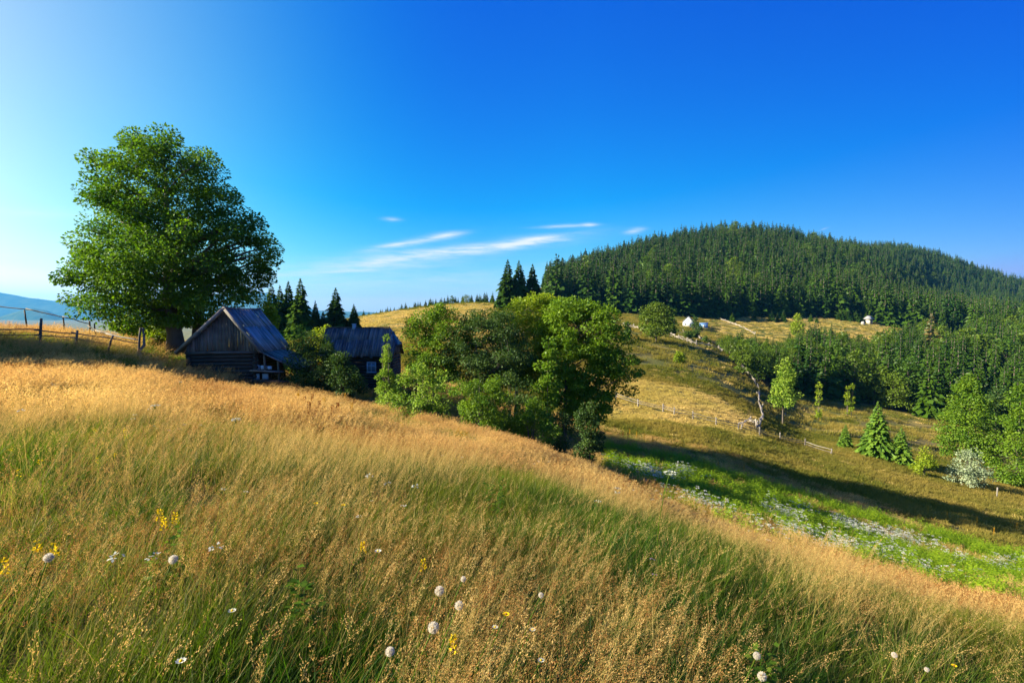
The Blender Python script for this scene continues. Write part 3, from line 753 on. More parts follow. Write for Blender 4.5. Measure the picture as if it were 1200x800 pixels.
def put_spruce(u, Y, vtop, label, group=None, light=False, k=0, wide=1.0, name='spruce_tree'):
    p = at(u, Y); H = ztop(vtop, Y) - p[2]
    tm, cm = (MESH_LIGHT if light else MESH_NEAR)[k % (2 if light else 3)]
    s = H / 10
    e = empty(name, p, label, 'tree', group, rz=random.uniform(0, 6.28), s=(s * wide, s * wide, s))
    link('trunk', tm, e); link('crown', cm, e)
    return e
def put_far(me, u, Y, H, label, group=None, name='spruce_tree', wide=1.0, p=None):
    p = at(u, Y) if p is None else p; s = H / 10
    o = link(name, me); o.location = p; o.rotation_euler = (0, 0, random.uniform(0, 6.28)); o.scale = (s * wide, s * wide, s)
    return tag(o, label, 'tree', group)

# behind the barn
for k, (u, vt, w, Y, lb) in enumerate([(319, 331, 1.0, 120, 'dark spruce left of the close row behind the barn'), (329, 334, .95, 126, 'slim spruce second from the left in the row behind the barn'),
        (339, 329, 1.0, 122, 'spruce with a forked-looking top in the row behind the barn'), (353, 326, 1.1, 118, 'tallest spruce of the row behind the barn'), (370, 352, .9, 124, 'small thin spruce right of the tallest one behind the barn'),
        (379, 364, 1.2, 124, 'stumpy dark young spruce between the thin one and the lone cone'), (394, 337, 1.25, 125, 'lone cone-shaped spruce above the log house roof'), (415, 356, 1.2, 128, 'small spruce on the skyline right of the lone cone-shaped one')]):
    put_spruce(u, Y, vt, lb, k=k, wide=w)
# three on the crest
for k, (u, vt, lb) in enumerate([(595, 304, 'leftmost and tallest of the three spruces on the crest'), (608, 305, 'middle one of the three spruces on the crest'), (624, 309, 'right one of the three spruces on the crest')]):
    put_spruce(u, 205 + 3 * k, vt, lb, k=k, wide=1.15)
# little trees along the skyline
for k, u in enumerate(np.linspace(428, 586, 46)):
    u = u + random.uniform(-2, 2); Y = np.interp(u, [420, 500, 586], [262, 268, 262]) + random.uniform(-5, 22)
    H = random.uniform(2.2, 4.2) + (u - 428) / 160 * 2.4
    put_far(SP_FAR[k % 5] if random.random() < .85 else BR_FAR[k % 4], u, Y, H, 'small spruce in the thin line along the skyline left of the three crest spruces', 'small trees along the skyline', wide=1.2)
# young conifers and small trees on the slope to the right
put_spruce(1032, 86, 470, 'young spruce with dense lit boughs alone on the right slope', light=True, k=0, wide=1.15)
put_spruce(1061, 84, 500, 'yellow-green young conifer right of the lit young spruce', light=True, k=1, wide=1.25)
put_spruce(995, 93, 497, 'tiny spruce on the shaded slope left of the lit young spruce', light=True, k=1, wide=1.2)
shrub(1090, 78, 530, 26, M_LEAF_BRIGHT, 'small round light bush below the yellow-green young conifer', 43, n=20, per=90, leaf=.25, cr=.7)
shrub(1143, 77, 530, 48, M_LEAF_SILVER, 'silvery white willow bush at the right edge of the slope', 44, n=34, per=110, leaf=.24, cr=.85, flat=.8, name='willow_bush')
shrub(920, 106, 426, 32, M_LEAF_PALE, 'pale-leaved single tree beside the rail fence', 45, n=40, per=110, leaf=.36, cr=1.2, name='pale_tree', cat='tree', stems=1, trunk_r=.17, rows=[(424, 919, 927), (434, 911, 930), (448, 905, 935), (462, 904, 937), (473, 908, 934)])
shrub(1140, 92, 441, 66, M_LEAF_MID, 'large lit broad tree at the right edge of the slope', 46, n=110, per=120, leaf=.34, cr=1.25, name='broad_tree', cat='tree', stems=1, trunk_r=.22, rows=[(440, 1136, 1142), (452, 1124, 1152), (472, 1112, 1164), (495, 1107, 1170), (518, 1106, 1170), (532, 1114, 1160)])
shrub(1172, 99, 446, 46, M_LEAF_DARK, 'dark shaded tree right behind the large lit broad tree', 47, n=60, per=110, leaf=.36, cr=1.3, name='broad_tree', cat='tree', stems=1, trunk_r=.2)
shrub(1199, 85, 452, 62, M_LEAF_MID, 'lit tree cut by the right frame edge behind the willow bush', 48, n=90, per=120, leaf=.33, cr=1.15, name='broad_tree', cat='tree', stems=1, trunk_r=.22, rows=[(452, 1194, 1202), (468, 1186, 1215), (495, 1176, 1228), (525, 1168, 1235), (552, 1166, 1236), (566, 1176, 1228)])
shrub(962, 135, 448, 8, M_LEAF_BRIGHT, 'tiny bush on the slope right of the pale single tree', 49, n=9, per=60, leaf=.4, cr=.7)
for k, (u, v) in enumerate([(996, 451), (1001, 452)]):
    shrub(u, 150, v, 5.5, M_LEAF_BRIGHT, 'tiny upright bush of a pair at the forest edge, ' + ('left one', 'right one')[k], 50 + k, n=8, per=60, leaf=.4, cr=.6)
shrub(769, 170, 359, 44, M_LEAF_VALLEY, 'wide round tree on the crest in front of the white cottage', 52, n=70, per=110, leaf=.55, cr=2.0, name='round_tree', cat='tree', stems=1, trunk_r=.3, rows=[(358, 763, 775), (363, 752, 786), (372, 747, 791), (384, 747, 792), (391, 752, 788)])
shrub(796, 138, 410, 15, M_LEAF_BRIGHT, 'small round bush alone on the golden slope', 53, n=16, per=70, leaf=.4, cr=.75)
shrub(814, 225, 372, 17, M_LEAF_DARK, 'dark small tree just in front of the white cottage', 54, n=22, per=70, leaf=.7, cr=1.3, name='round_tree', cat='tree', stems=1, trunk_r=.2)
shrub(786, 200, 372, 14, M_LEAF_VALLEY, 'small tree at the right of the wide round tree', 55, n=14, per=60, leaf=.7, cr=1.2, name='round_tree', cat='tree', stems=1, trunk_r=.2)
shrub(934, 300, 369, 15, M_LEAF_BRIGHT, 'rounded light green tree in the clearing below the wooded hill', 56, n=22, per=70, leaf=.8, cr=1.7, name='round_tree', cat='tree', stems=1, trunk_r=.25)
for k, (u, v, lb) in enumerate([(735, 373, 'little bush on the crest left of the wide round tree'), (805, 388, 'small bush beside the wattle fence below the cottage'), (826, 392, 'low bush right of the fence below the blue shed'), (848, 364, 'bush at the forest edge above the fence lane'), (842, 365, 'pale bush near the forest edge left of the fence lane')]):
    Y = [165, 205, 215, 355, 350][k]
    shrub(u, Y, v, [8, 12, 12, 7, 7][k], M_LEAF_VALLEY, lb, 57 + k, n=10, per=60, leaf=.6, cr=.9)

# ---- valley wood and the lowest rows of the hill forest: single trees
def scatter_trees(mask, ulo, uhi, ylo, yhi, gap, n, seed):
    rng = np.random.default_rng(seed); pts = []
    cell = {}
    for _ in range(n):
        u = rng.uniform(ulo, uhi); Y = math.exp(rng.uniform(math.log(ylo), math.log(yhi)))
        x = (u - 600) / 600 * Y
        if not mask(np.array([u]), np.array([Y]))[0]: continue
        k = (int(x // gap), int(Y // gap))
        if any((x - a) ** 2 + (Y - b) ** 2 < gap * gap for i in (-1, 0, 1) for j in (-1, 0, 1) for a, b in cell.get((k[0] + i, k[1] + j), [])): continue
        cell.setdefault(k, []).append((x, Y)); pts.append((u, Y, x))
    return pts
val = scatter_trees(in_valley, 834, 1290, 150, 420, 5.6, 20000, 5)
val.sort(key=lambda t: t[1])
hill = scatter_trees(on_hill, 548, 1420, 325, 1330, 7.3, 90000, 6)
CAP_U = [834, 850, 870, 888, 905, 925, 945, 965, 985, 1000, 1015, 1040, 1060, 1090, 1112, 1130, 1145, 1165, 1190, 1210]
CAP_V = [400, 393, 386, 392, 397, 390, 375, 374, 382, 387, 394, 381, 375, 374, 381, 382, 362, 361, 366, 368]
def val_h(u, Y, h):
    z = gz((u - 600) / 600 * Y, Y)
    return min(h, ztop(np.interp(u, CAP_U, CAP_V) + random.uniform(-2, 12), Y) - z)
# keep what the first slope does not hide: single trees are the nearest ones inside the picture
val_in = [t for t in val if t[0] < 1215]
front = np.interp([t[0] for t in val_in], VALF_U, VALF_Y)
val_in = [t for t, f in sorted(zip(val_in, front), key=lambda q: q[0][1] - q[1] * .6)]
VAL_SINGLE = val_in[:170]; val_rest = val_in[170:] + [t for t in val if t[0] >= 1215]
for k, (u, Y, x) in enumerate(VAL_SINGLE):
    mixd = vnoise([x * .05], [Y * .05], 4)[0] + (960 - u) / 260.0
    leafy = random.random() < np.clip(.22 + mixd * .45, .03, .75)
    H = np.interp(u, [834, 870, 930, 1000, 1100, 1200], [9, 13, 19, 22, 23, 24]) * random.uniform(.72, 1.12) * (.8 if leafy else 1.0); H = val_h(u, Y, H)
    if H < 3: continue
    if leafy: put_far(BR_FAR[k % 4], u, Y, H, 'leafy tree in the mixed wood filling the valley', 'leafy trees of the valley wood', name='leafy_tree', p=np.array([x, Y, gz(x, Y)]))
    else: put_far(SP_FAR[k % 5], u, Y, H, 'spruce in the mixed wood filling the valley', 'spruces of the valley wood', p=np.array([x, Y, gz(x, Y)]), wide=random.uniform(.9, 1.2))
put_far(SP_RUST, 1091, 262, ztop(367, 262) - at(1091, 262)[2], 'spruce with a rusty red top in the valley wood', wide=1.25)
hill.sort(key=lambda t: t[1] - np.interp(t[0], HEDGE_U, HEDGE_Y))
hill_in = [t for t in hill if 610 < t[0] < 1205]
HILL_SINGLE = hill_in[:150]; hs_ = set(HILL_SINGLE)
hill_rest = [t for t in hill if t not in hs_]
def hill_h(u, Y): return 29.0 * (random.uniform(.62, 1.0) if random.random() < .6 else random.uniform(.95, 1.25))
for k, (u, Y, x) in enumerate(HILL_SINGLE):
    put_far(SP_FAR[k % 5], u, Y, hill_h(u, Y), 'tall spruce in the front rows along the foot of the wooded hill', 'spruces along the foot of the wooded hill', p=np.array([x, Y, gz(x, Y)]), wide=random.uniform(.9, 1.25))
# young spruces out in the clearing
for k, (u, v, vb, lb) in enumerate([(858, 366, 378, 'leftmost young spruce on the clearing edge'), (883, 363, 376, 'bright young spruce left of the pair on the clearing edge'), (904, 364, 377, 'left one of two young spruces close together on the clearing edge'),
        (911, 366, 377, 'right one of two young spruces close together on the clearing edge'), (918, 363, 377, 'young spruce between the close pair and the rounded tree'), (950, 367, 377, 'young spruce right of the rounded light green tree'), (957, 370, 378, 'smallest young spruce right of the rounded light green tree')]):
    p = hit(u, vb, y0=230); put_far(SP_FAR[k % 5], u, p[1], ztop(v, p[1]) - p[2], lb, p=p, wide=1.5, name='young_spruce')
for k in range(12):
    u = 982 + k * 2.9 + random.uniform(-.8, .8); p = hit(u, 371, y0=250); p = at(u, min(p[1] + 6, 392))
    put_far(SP_FAR[k % 5], u, p[1], random.uniform(5, 9), 'young light spruce in the low thicket before the dark forest edge', 'young spruces before the forest edge', p=p, wide=1.5, name='young_spruce')

# ---- instancing for what nobody could count
def scatter(name, pts, rot, scl, idx, protos, mats=None):
    """one object: copies of the meshes in protos at pts (rot: N x 3, scl: N x 3, idx: N)"""
    n = len(pts)
    me = bpy.data.meshes.new(name); me.vertices.add(n); me.vertices.foreach_set('co', np.asarray(pts, np.float32).ravel())
    for nm, ty, val in (('rot', 'FLOAT_VECTOR', rot), ('scl', 'FLOAT_VECTOR', scl)):
        a = me.attributes.new(nm, ty, 'POINT'); a.data.foreach_set('vector', np.asarray(val, np.float32).ravel())
    a = me.attributes.new('pick', 'INT', 'POINT'); a.data.foreach_set('value', np.asarray(idx, np.int32))
    o = link(name, me)
    ng = bpy.data.node_groups.new(name, 'GeometryNodeTree')
    ng.interface.new_socket('Geometry', in_out='INPUT', socket_type='NodeSocketGeometry'); ng.interface.new_socket('Geometry', in_out='OUTPUT', socket_type='NodeSocketGeometry')
    gi = ng.nodes.new('NodeGroupInput'); go = ng.nodes.new('NodeGroupOutput')
    jn = ng.nodes.new('GeometryNodeJoinGeometry')
    # joined in reverse: the join node lists its last link first
    for pm in reversed(protos):
        ob = bpy.data.objects.new(pm.name, pm)
        oi = ng.nodes.new('GeometryNodeObjectInfo'); oi.inputs['Object'].default_value = ob; oi.inputs['As Instance'].default_value = False
        g2 = ng.nodes.new('GeometryNodeGeometryToInstance'); ng.links.new(oi.outputs['Geometry'], g2.inputs[0]); ng.links.new(g2.outputs[0], jn.inputs[0])
    ip = ng.nodes.new('GeometryNodeInstanceOnPoints'); ng.links.new(gi.outputs[0], ip.inputs['Points']); ng.links.new(jn.outputs[0], ip.inputs['Instance'])
    ip.inputs['Pick Instance'].default_value = True
    def named(nm, ty):
        x = ng.nodes.new('GeometryNodeInputNamedAttribute'); x.data_type = ty; x.inputs['Name'].default_value = nm; return x.outputs['Attribute']
    ng.links.new(named('pick', 'INT'), ip.inputs['Instance Index'])
    e2r = ng.nodes.new('FunctionNodeEulerToRotation'); ng.links.new(named('rot', 'FLOAT_VECTOR'), e2r.inputs[0]); ng.links.new(e2r.outputs[0], ip.inputs['Rotation'])
    ng.links.new(named('scl', 'FLOAT_VECTOR'), ip.inputs['Scale'])
    ng.links.new(ip.outputs[0], go.inputs[0])
    md = o.modifiers.new('scatter', 'NODES'); md.node_group = ng
    return o

def forest(name, pts, protos, hfun, label, pick=None):
    n = len(pts); rng = np.random.default_rng(len(pts))
    X = np.array([t[2] for t in pts]); Y = np.array([t[1] for t in pts]); Z = ground(X, Y)
    H = np.array([hfun(t[0], t[1]) for t in pts]) / 10; W = H * rng.uniform(.9, 1.25, n)
    o = scatter(name, np.stack([X, Y, Z], 1), np.stack([np.zeros(n), np.zeros(n), rng.uniform(0, 6.28, n)], 1), np.stack([W, W, H], 1), rng.integers(0, len(protos), n) if pick is None else pick, protos)
    return tag(o, label, 'forest', kind='stuff')
rngp = np.random.default_rng(4)
forest('hill_forest', hill_rest, SP_FAR + [BR_FAR[1], BR_FAR[3]], hill_h, 'dense dark spruce forest covering the rounded hill', pick=np.where(rngp.uniform(size=len(hill_rest)) < .02, rngp.integers(5, 7, len(hill_rest)), rngp.integers(0, 5, len(hill_rest))))
forest('valley_forest', val_rest, SP_FAR + BR_FAR[:2], lambda u, Y: max(2.0, val_h(u, Y, np.interp(u, [834, 870, 930, 1000, 1100, 1200], [9, 13, 19, 22, 23, 24]) * random.uniform(.72, 1.12))), 'further spruces and leafy trees filling the valley behind the nearest ones',
       pick=np.where(rngp.uniform(size=len(val_rest)) < .14, rngp.integers(5, 7, len(val_rest)), rngp.integers(0, 5, len(val_rest))))
print('TREES', len(val), len(hill), len(hill_in))

# ----------------------------------------------------------------- buildings
M_ROOF = wood('weathered_roof_boards', (.07, .07, .075), (.34, .34, .34), stain=(.06, .06, .055), stretch=(7, 7, 1.0), spec=.45, rough=.55)
M_ROOF_DARK = wood('dark_roof_boards', (.03, .03, .032), (.20, .195, .19), stain=(.03, .03, .028), stretch=(7, 7, 1.0), spec=.45, rough=.55)
M_GABLE = wood('grey_gable_boards', (.07, .065, .06), (.20, .19, .175), stain=(.035, .032, .03), stretch=(8, 8, .6))
M_LOG = wood('dark_logs', (.025, .020, .016), (.075, .06, .048), stain=(.015, .013, .011), stretch=(.8, .8, 7), bump=.8)
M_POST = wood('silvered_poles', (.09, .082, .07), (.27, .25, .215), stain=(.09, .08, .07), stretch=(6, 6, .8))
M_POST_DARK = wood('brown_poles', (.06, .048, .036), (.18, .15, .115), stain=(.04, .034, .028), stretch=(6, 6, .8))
M_DEADWOOD = wood('bleached_branches', (.19, .175, .15), (.44, .40, .35), stain=(.16, .14, .12), stretch=(5, 5, .9))
M_RUST = wood('rusty_sheet', (.09, .055, .04), (.19, .13, .10), stain=(.06, .04, .032), stretch=(4, 4, 1), rough=.5, spec=.5)
M_WHITE = plain('whitewash', (.72, .73, .74), .8, .06)
M_BLUEPAINT = plain('pale_blue_paint', (.36, .46, .55), .6, .12)
M_BLUESHED = plain('blue_sheet', (.12, .25, .50), .5, .15)
M_GREYROOF = plain('grey_roofing', (.22, .23, .25), .6, .2)
M_GLASS = plain('dark_window_glass', (.02, .025, .03), .08, .1, spec=.8)
M_STONE = plain('pale_stone', (.42, .40, .36), .9, .3, 3.0)

def boards(b, o, ax, dn, length, run, w, rng, thick=.022, lift=0.0, courses=1, overlap=.25, jit=.06, gap=.012, mat=0, trim=None):
    """boards laid side by side: o corner, ax unit along the ridge, dn unit down the slope; each board its own tone, end and tilt"""
    o, ax, dn = np.asarray(o, float), np.asarray(ax, float), np.asarray(dn, float); nn = np.cross(dn, ax); nn /= np.linalg.norm(nn)
    for c in range(courses):
        x = 0.0
        while x < length - .03:
            ww = min(w * rng.uniform(.75, 1.3), length - x)
            s0 = run * c / courses - (overlap if c else 0) + rng.uniform(-jit, jit) * .4; s1 = run * (c + 1) / courses + rng.uniform(-jit, jit)
            if trim is not None: s0, s1 = trim(x + ww / 2, s0, s1)
            if s1 - s0 > .05:
                up = lift - .03 * (courses - c - 1) + rng.uniform(0, .03)
                mid = o + ax * (x + ww / 2) + dn * (s0 + s1) / 2 + nn * up
                sk = ax * rng.normal() * .012 * (s1 - s0) * .3
                b.box(mid, ax * (ww - gap) / 2 + nn * rng.normal() * .007, dn * (s1 - s0) / 2 + sk + nn * rng.normal() * .02, nn * thick / 2, mat, np.clip(rng.normal(.42, .22) + (.6 if rng.uniform() < .14 else 0), 0, 1.2))
            x += ww

def logs(b, a, c, z0, z1, r, rng, over=.18, mat=0):
    a, c = np.asarray(a, float), np.asarray(c, float); d = (c - a) / np.linalg.norm(c - a)
    z = z0 + r
    while z < z1 - r * .4:
        n = 7; u = np.linspace(0, 1, n)[:, None]
        p = (a - d * over) * (1 - u) + (c + d * over) * u; p[:, 2] = z + rng.normal(size=n) * .008
        b.tube(p, r * rng.uniform(.95, 1.05, n), 8, mat, rng.uniform(.2, .8)); z += 2 * r * .97

def barn():
    rng = np.random.default_rng(8)
    # corner points read from the photograph, at their depths
    def P(u, v, Y): rx, rz = ray(u, v); return np.array([rx * Y, Y, rz * Y])
    eL, eR = P(206, 412, 31.0), P(304, 412.5, 31.9); rf = P(262, 361, 31.4)
    base = np.array([(eL[0] + eR[0]) / 2, (eL[1] + eR[1]) / 2, 0]); base[2] = min(gz(eL[0], eL[1]), gz(eR[0], eR[1])) - .1
    e = empty('barn', base, 'weathered plank barn with a steep grey board roof below the huge maple', 'barn')
    O = base
    eL, eR, rf = eL - O, eR - O, rf - O
    gx = (eR - eL) * [1, 1, 0]; gx /= np.linalg.norm(gx)
    back = np.array([-gx[1] + .10, gx[0], 0.0]); back /= np.linalg.norm(back)
    Lr = 5.7
    ze = (eL[2] + eR[2]) / 2; eL[2] = eR[2] = ze
    # roof: boards down both slopes
    b = MB()
    for ev, sgn in ((eR, 1), (eL, -1)):
        dn = ev - rf; run = np.linalg.norm(dn); dn /= run
        o = rf.copy(); ax = back if sgn > 0 else back
        if sgn > 0: boards(b, o, ax, dn, Lr, run + .1, .17, rng, courses=2, jit=.12)
        else: boards(b, o, ax, dn, Lr, run + .1, .2, rng, courses=2, jit=.08, lift=-.03)
    roof = b.build('roof', M_ROOF, e)
    b = MB(); 
    for ev in (eR, eL):                                        # verge boards along the gable edge
        d = ev - rf; L = np.linalg.norm(d); d /= L; nn = np.cross(gx, back); n2 = np.cross(d, back)
        b.box((rf + ev) / 2 - back * .03 - np.cross(d, back) * 0, d * (L / 2 + .06), back * .02, n2 * .085, 0, .85)
    b.build('verge_board', M_POST, roof)
    b = MB(); u = np.linspace(0, 1, 6)[:, None]; q = rf + back * Lr * u; q[:, 2] += .05 - .07 * np.sin(u[:, 0] * 3.1)
    b.tube(q, .05, 6, tint=.4); b.build('ridge_pole', M_POST, roof)
    # boarded gable, set in under the roof
    inn = back * .38
    g0 = eL + gx * .42 + inn; g1 = eR - gx * .30 + inn; zb = ze + .02
    b = MB(); W = np.linalg.norm((g1 - g0)[:2]); xr = np.dot((rf - g0), gx)
    H = rf[2] - ze - .12
    def trim(x, s0, s1):
        t = (x + .42) / (xr + .42) if x < xr else (W - x + .30) / (W - xr + .30)
        return (H - H * t + .06, H + .12 * rng.uniform(.3, 1))
    boards(b, g0 + np.array([0, 0, H]), gx, np.array([0, 0, -1.]), W, H, .17, rng, trim=trim, gap=.008)
    b.build('gable_boards', M_GABLE, e)
    # log walls
    zg = -.5; w0 = g0 + gx * .08 + back * .12; w1 = g1 - gx * .12 + back * .12
    b = MB(); logs(b, w0, w1, zg, ze + .02, .12, rng)
    b.build('log_wall', M_LOG, e)
    b = MB(); logs(b, w1, w1 + back * (Lr - .9), zg + .1, ze, .12, rng); b.build('log_wall', M_LOG, e)
    b = MB(); logs(b, w0, w0 + back * (Lr - .9), zg + .1, ze, .12, rng); b.build('log_wall', M_LOG, e)
    b = MB(); logs(b, w0 + back * (Lr - .9), w1 + back * (Lr - .9), zg, ze, .12, rng)
    b.build('log_wall', M_LOG, e)
    bm = MB(); bm.box((g0 + g1) / 2 + [0, 0, 0] - back * .03 + np.array([0, 0, ze - (g0[2] + g1[2]) / 2 - .07]), gx * (W / 2 + .1), back * .06, np.array([0, 0, .07]), 0, .3); bm.build('tie_beam', M_GABLE, e)
    # door in the log wall
    dc = w0 * .62 + w1 * .38; d = MB()
    for k in range(5): d.box(dc + gx * (k - 2) * .17 - back * .15 + np.array([0, 0, .80 - dc[2]]), gx * .08, back * .02, np.array([0, 0, .72]), 0, rng.uniform(.1, .5))
    d.build('door', M_LOG, e)
    # lean-to on the right: sagging rusty boards on posts
    lo0 = P(349, 434, 32.6) - O; hi0 = eR + np.array([-.05, .05, -.06]); dn = lo0 - hi0; run = np.linalg.norm(dn); dn /= run
    b = MB(); boards(b, hi0, back, dn, Lr - .9, run, .32, rng, jit=.1, thick=.03); lean = b.build('lean_to_roof', M_RUST, e)
    for f, s in ((.0, .0), (1.0, .0), (.5, .02)):
        pt = hi0 * (1 - f) + lo0 * f + back * .25 - dn * (.12 if f else -.25); b = MB()
        b.tube([[pt[0], pt[1], -.3], [pt[0] + .02, pt[1], pt[2] * .5], [pt[0] - .02, pt[1], pt[2] - .04]], .07, 7, tint=.5); b.build('post', M_POST_DARK, e)
    # the rail with pale boards behind it under the lean-to
    def Q(u, v, Y): return P(u, v, Y) - O
    a, c = Q(294, 434, 31.9), Q(332, 435.5, 32.3); b = MB(); d = c - a
    b.box((a + c) / 2, d / 2, back * .22, np.array([0, 0, .035]), 0, .7); b.build('shelf_board', M_POST, e)
    for (u, v, w, h) in ((301, 430.5, .16, .30), (309, 430.5, .17, .26), (316, 430.8, .12, .2)):
        b = MB(); c = Q(u, v, 32.3); b.box(c, gx * w, back * .03, np.array([0, 0, h / 2]), 0, .6); b.build('pale_board', M_BLUEPAINT, e)
    for (u, v, w, h) in ((301, 441, .16, .36), (311, 441, .17, .34)):
        b = MB(); c = Q(u, v, 32.2); b.box(c, gx * w, back * .03, np.array([0, 0, h / 2]), 0, .6); b.build('pale_board', M_BLUEPAINT, e)
    a, c = Q(294, 446, 31.9), Q(340, 447, 32.3); b = MB(); b.box((a + c) / 2, (c - a) / 2, back * .05, np.array([0, 0, .07]), 0, .35); b.build('rail', M_POST_DARK, e)
barn()

def log_house():
    rng = np.random.default_rng(12)
    def P(u, v, Y): rx, rz = ray(u, v); return np.array([rx * Y, Y, rz * Y])
    Ye, Yr = 45.0, 47.2
    e0, e1 = P(372, 417.5, Ye), P(461.5, 418.5, Ye + .1); r0, r1 = P(377, 384, Yr), P(452, 384, Yr + .1)
    base = np.array([(e0[0] + e1[0]) / 2, Yr, gz((e0[0] + e1[0]) / 2, Yr) - .2]); O = base
    e = empty('log_house', base, 'low dark log house with a small pale blue window beyond the dark round bush', 'house')
    e0, e1, r0, r1 = e0 - O, e1 - O, r0 - O, r1 - O
    ax = np.array([1., 0, 0]); L = e1[0] - e0[0]
    dn = np.array([0, e0[1] - r0[1], e0[2] - r0[2]]); run = np.linalg.norm(dn); dn /= run
    b = MB()
    tr = lambda x, s0, s1: (max(s0, 0 if x < L - .78 else (x - (L - .78)) / .78 * run * .62), s1)
    boards(b, np.array([e0[0], r0[1], r0[2]]), ax, dn, L, run + .06, .2, rng, courses=2, jit=.1, trim=tr)
    dn2 = dn * [1, -1, 1]
    boards(b, np.array([e0[0], r0[1], r0[2]]), ax, dn2, L, run + .06, .25, rng, courses=1, lift=.0, trim=tr)
    roof = b.build('roof', M_ROOF_DARK, e)
    b = MB()                                                      # the half hip at the right end
    hx = e1[0] - .78; hz = r0[2]; lowp = run * .62
    A = np.array([hx, r0[1], hz]); B = np.array([e1[0], r0[1] + dn[1] * lowp, hz + dn[2] * lowp]); C = np.array([e1[0], r0[1] - dn[1] * lowp, hz + dn[2] * lowp])
    b.add([A, B, C, A - [0, 0, .04], B - [0, 0, .04], C - [0, 0, .04]], [(0, 1, 4, 3), (1, 2, 5, 4), (2, 0, 3, 5)], [(0, 2, 1), (3, 4, 5)], 0, .4); b.build('hip_roof', M_ROOF_DARK, roof)
    b = MB(); b.tube([[e0[0], r0[1], r0[2] + .05], [0, r0[1], r0[2] + .02], [hx, r0[1], r0[2] + .05]], .05, 6, tint=.4); b.build('ridge_pole', M_POST_DARK, roof)
    c = P(415, 381, Yr) - O; b = MB(); b.box(c - [0, 0, .18], [.14, 0, 0], [0, .14, 0], [0, 0, .28]); b.box(c + [0, 0, .12], [.18, 0, 0], [0, .18, 0], [0, 0, .02]); b.build('chimney', M_BLUEPAINT, roof)
    zE = e0[2]; yf = e0[1] + .45; yb = 2 * r0[1] - yf; xl, xr = e0[0] + .4, e1[0] - .35
    for a, c in (((xl, yf), (xr, yf)), ((xr, yf), (xr, yb)), ((xl, yf), (xl, yb)), ((xl, yb), (xr, yb))):
        b = MB(); logs(b, [a[0], a[1], 0], [c[0], c[1], 0], -.3, zE + .02, .13, rng, over=.1); b.build('log_wall', M_LOG, e)
    b = MB()                                                      # boarded end under the hip
    zr = hz + dn[2] * lowp
    boards(b, np.array([xr + .05, yf, zr]), np.array([0, 1., 0]), np.array([0, 0, -1.]), yb - yf, zr - zE, .2, rng, trim=lambda x, s0, s1: (max(0, (abs(x - (yb - yf) / 2) - lowp * abs(dn[1])) * 1.2), s1)); b.build('gable_boards', M_GABLE, e)
    wc = P(435, 430.5, Ye + .2) - O; wc[1] = yf - .16; w, h = .36, .44
    f = MB()
    for dx, dz, sx, sz in ((0, h, w + .05, .05), (0, -h, w + .08, .05), (-w, 0, .05, h - .052), (w, 0, .05, h - .052), (0, 0, .03, h - .052), (-w / 2 - .01, .1, w / 2 - .044, .022), (w / 2 + .01, .1, w / 2 - .044, .022)):
        f.box(wc + [dx, 0, dz], [sx, 0, 0], [0, .04, 0], [0, 0, sz])
    fr = f.build('window', M_BLUEPAINT, e)
    g = MB(); g.box(wc + [0, .03, 0], [w - .04, 0, 0], [0, .006, 0], [0, 0, h - .04]); g.build('pane', plain('curtained_glass', (.22, .27, .33), .12, .2, spec=.8), fr)
    for x in (xl + 1.2, xr - .12):
        b = MB(); b.tube([[x, e0[1] + .12, -.2], [x, e0[1] + .12, zE - .02]], .06, 6, tint=.4); b.build('post', M_POST_DARK, e)
log_house()

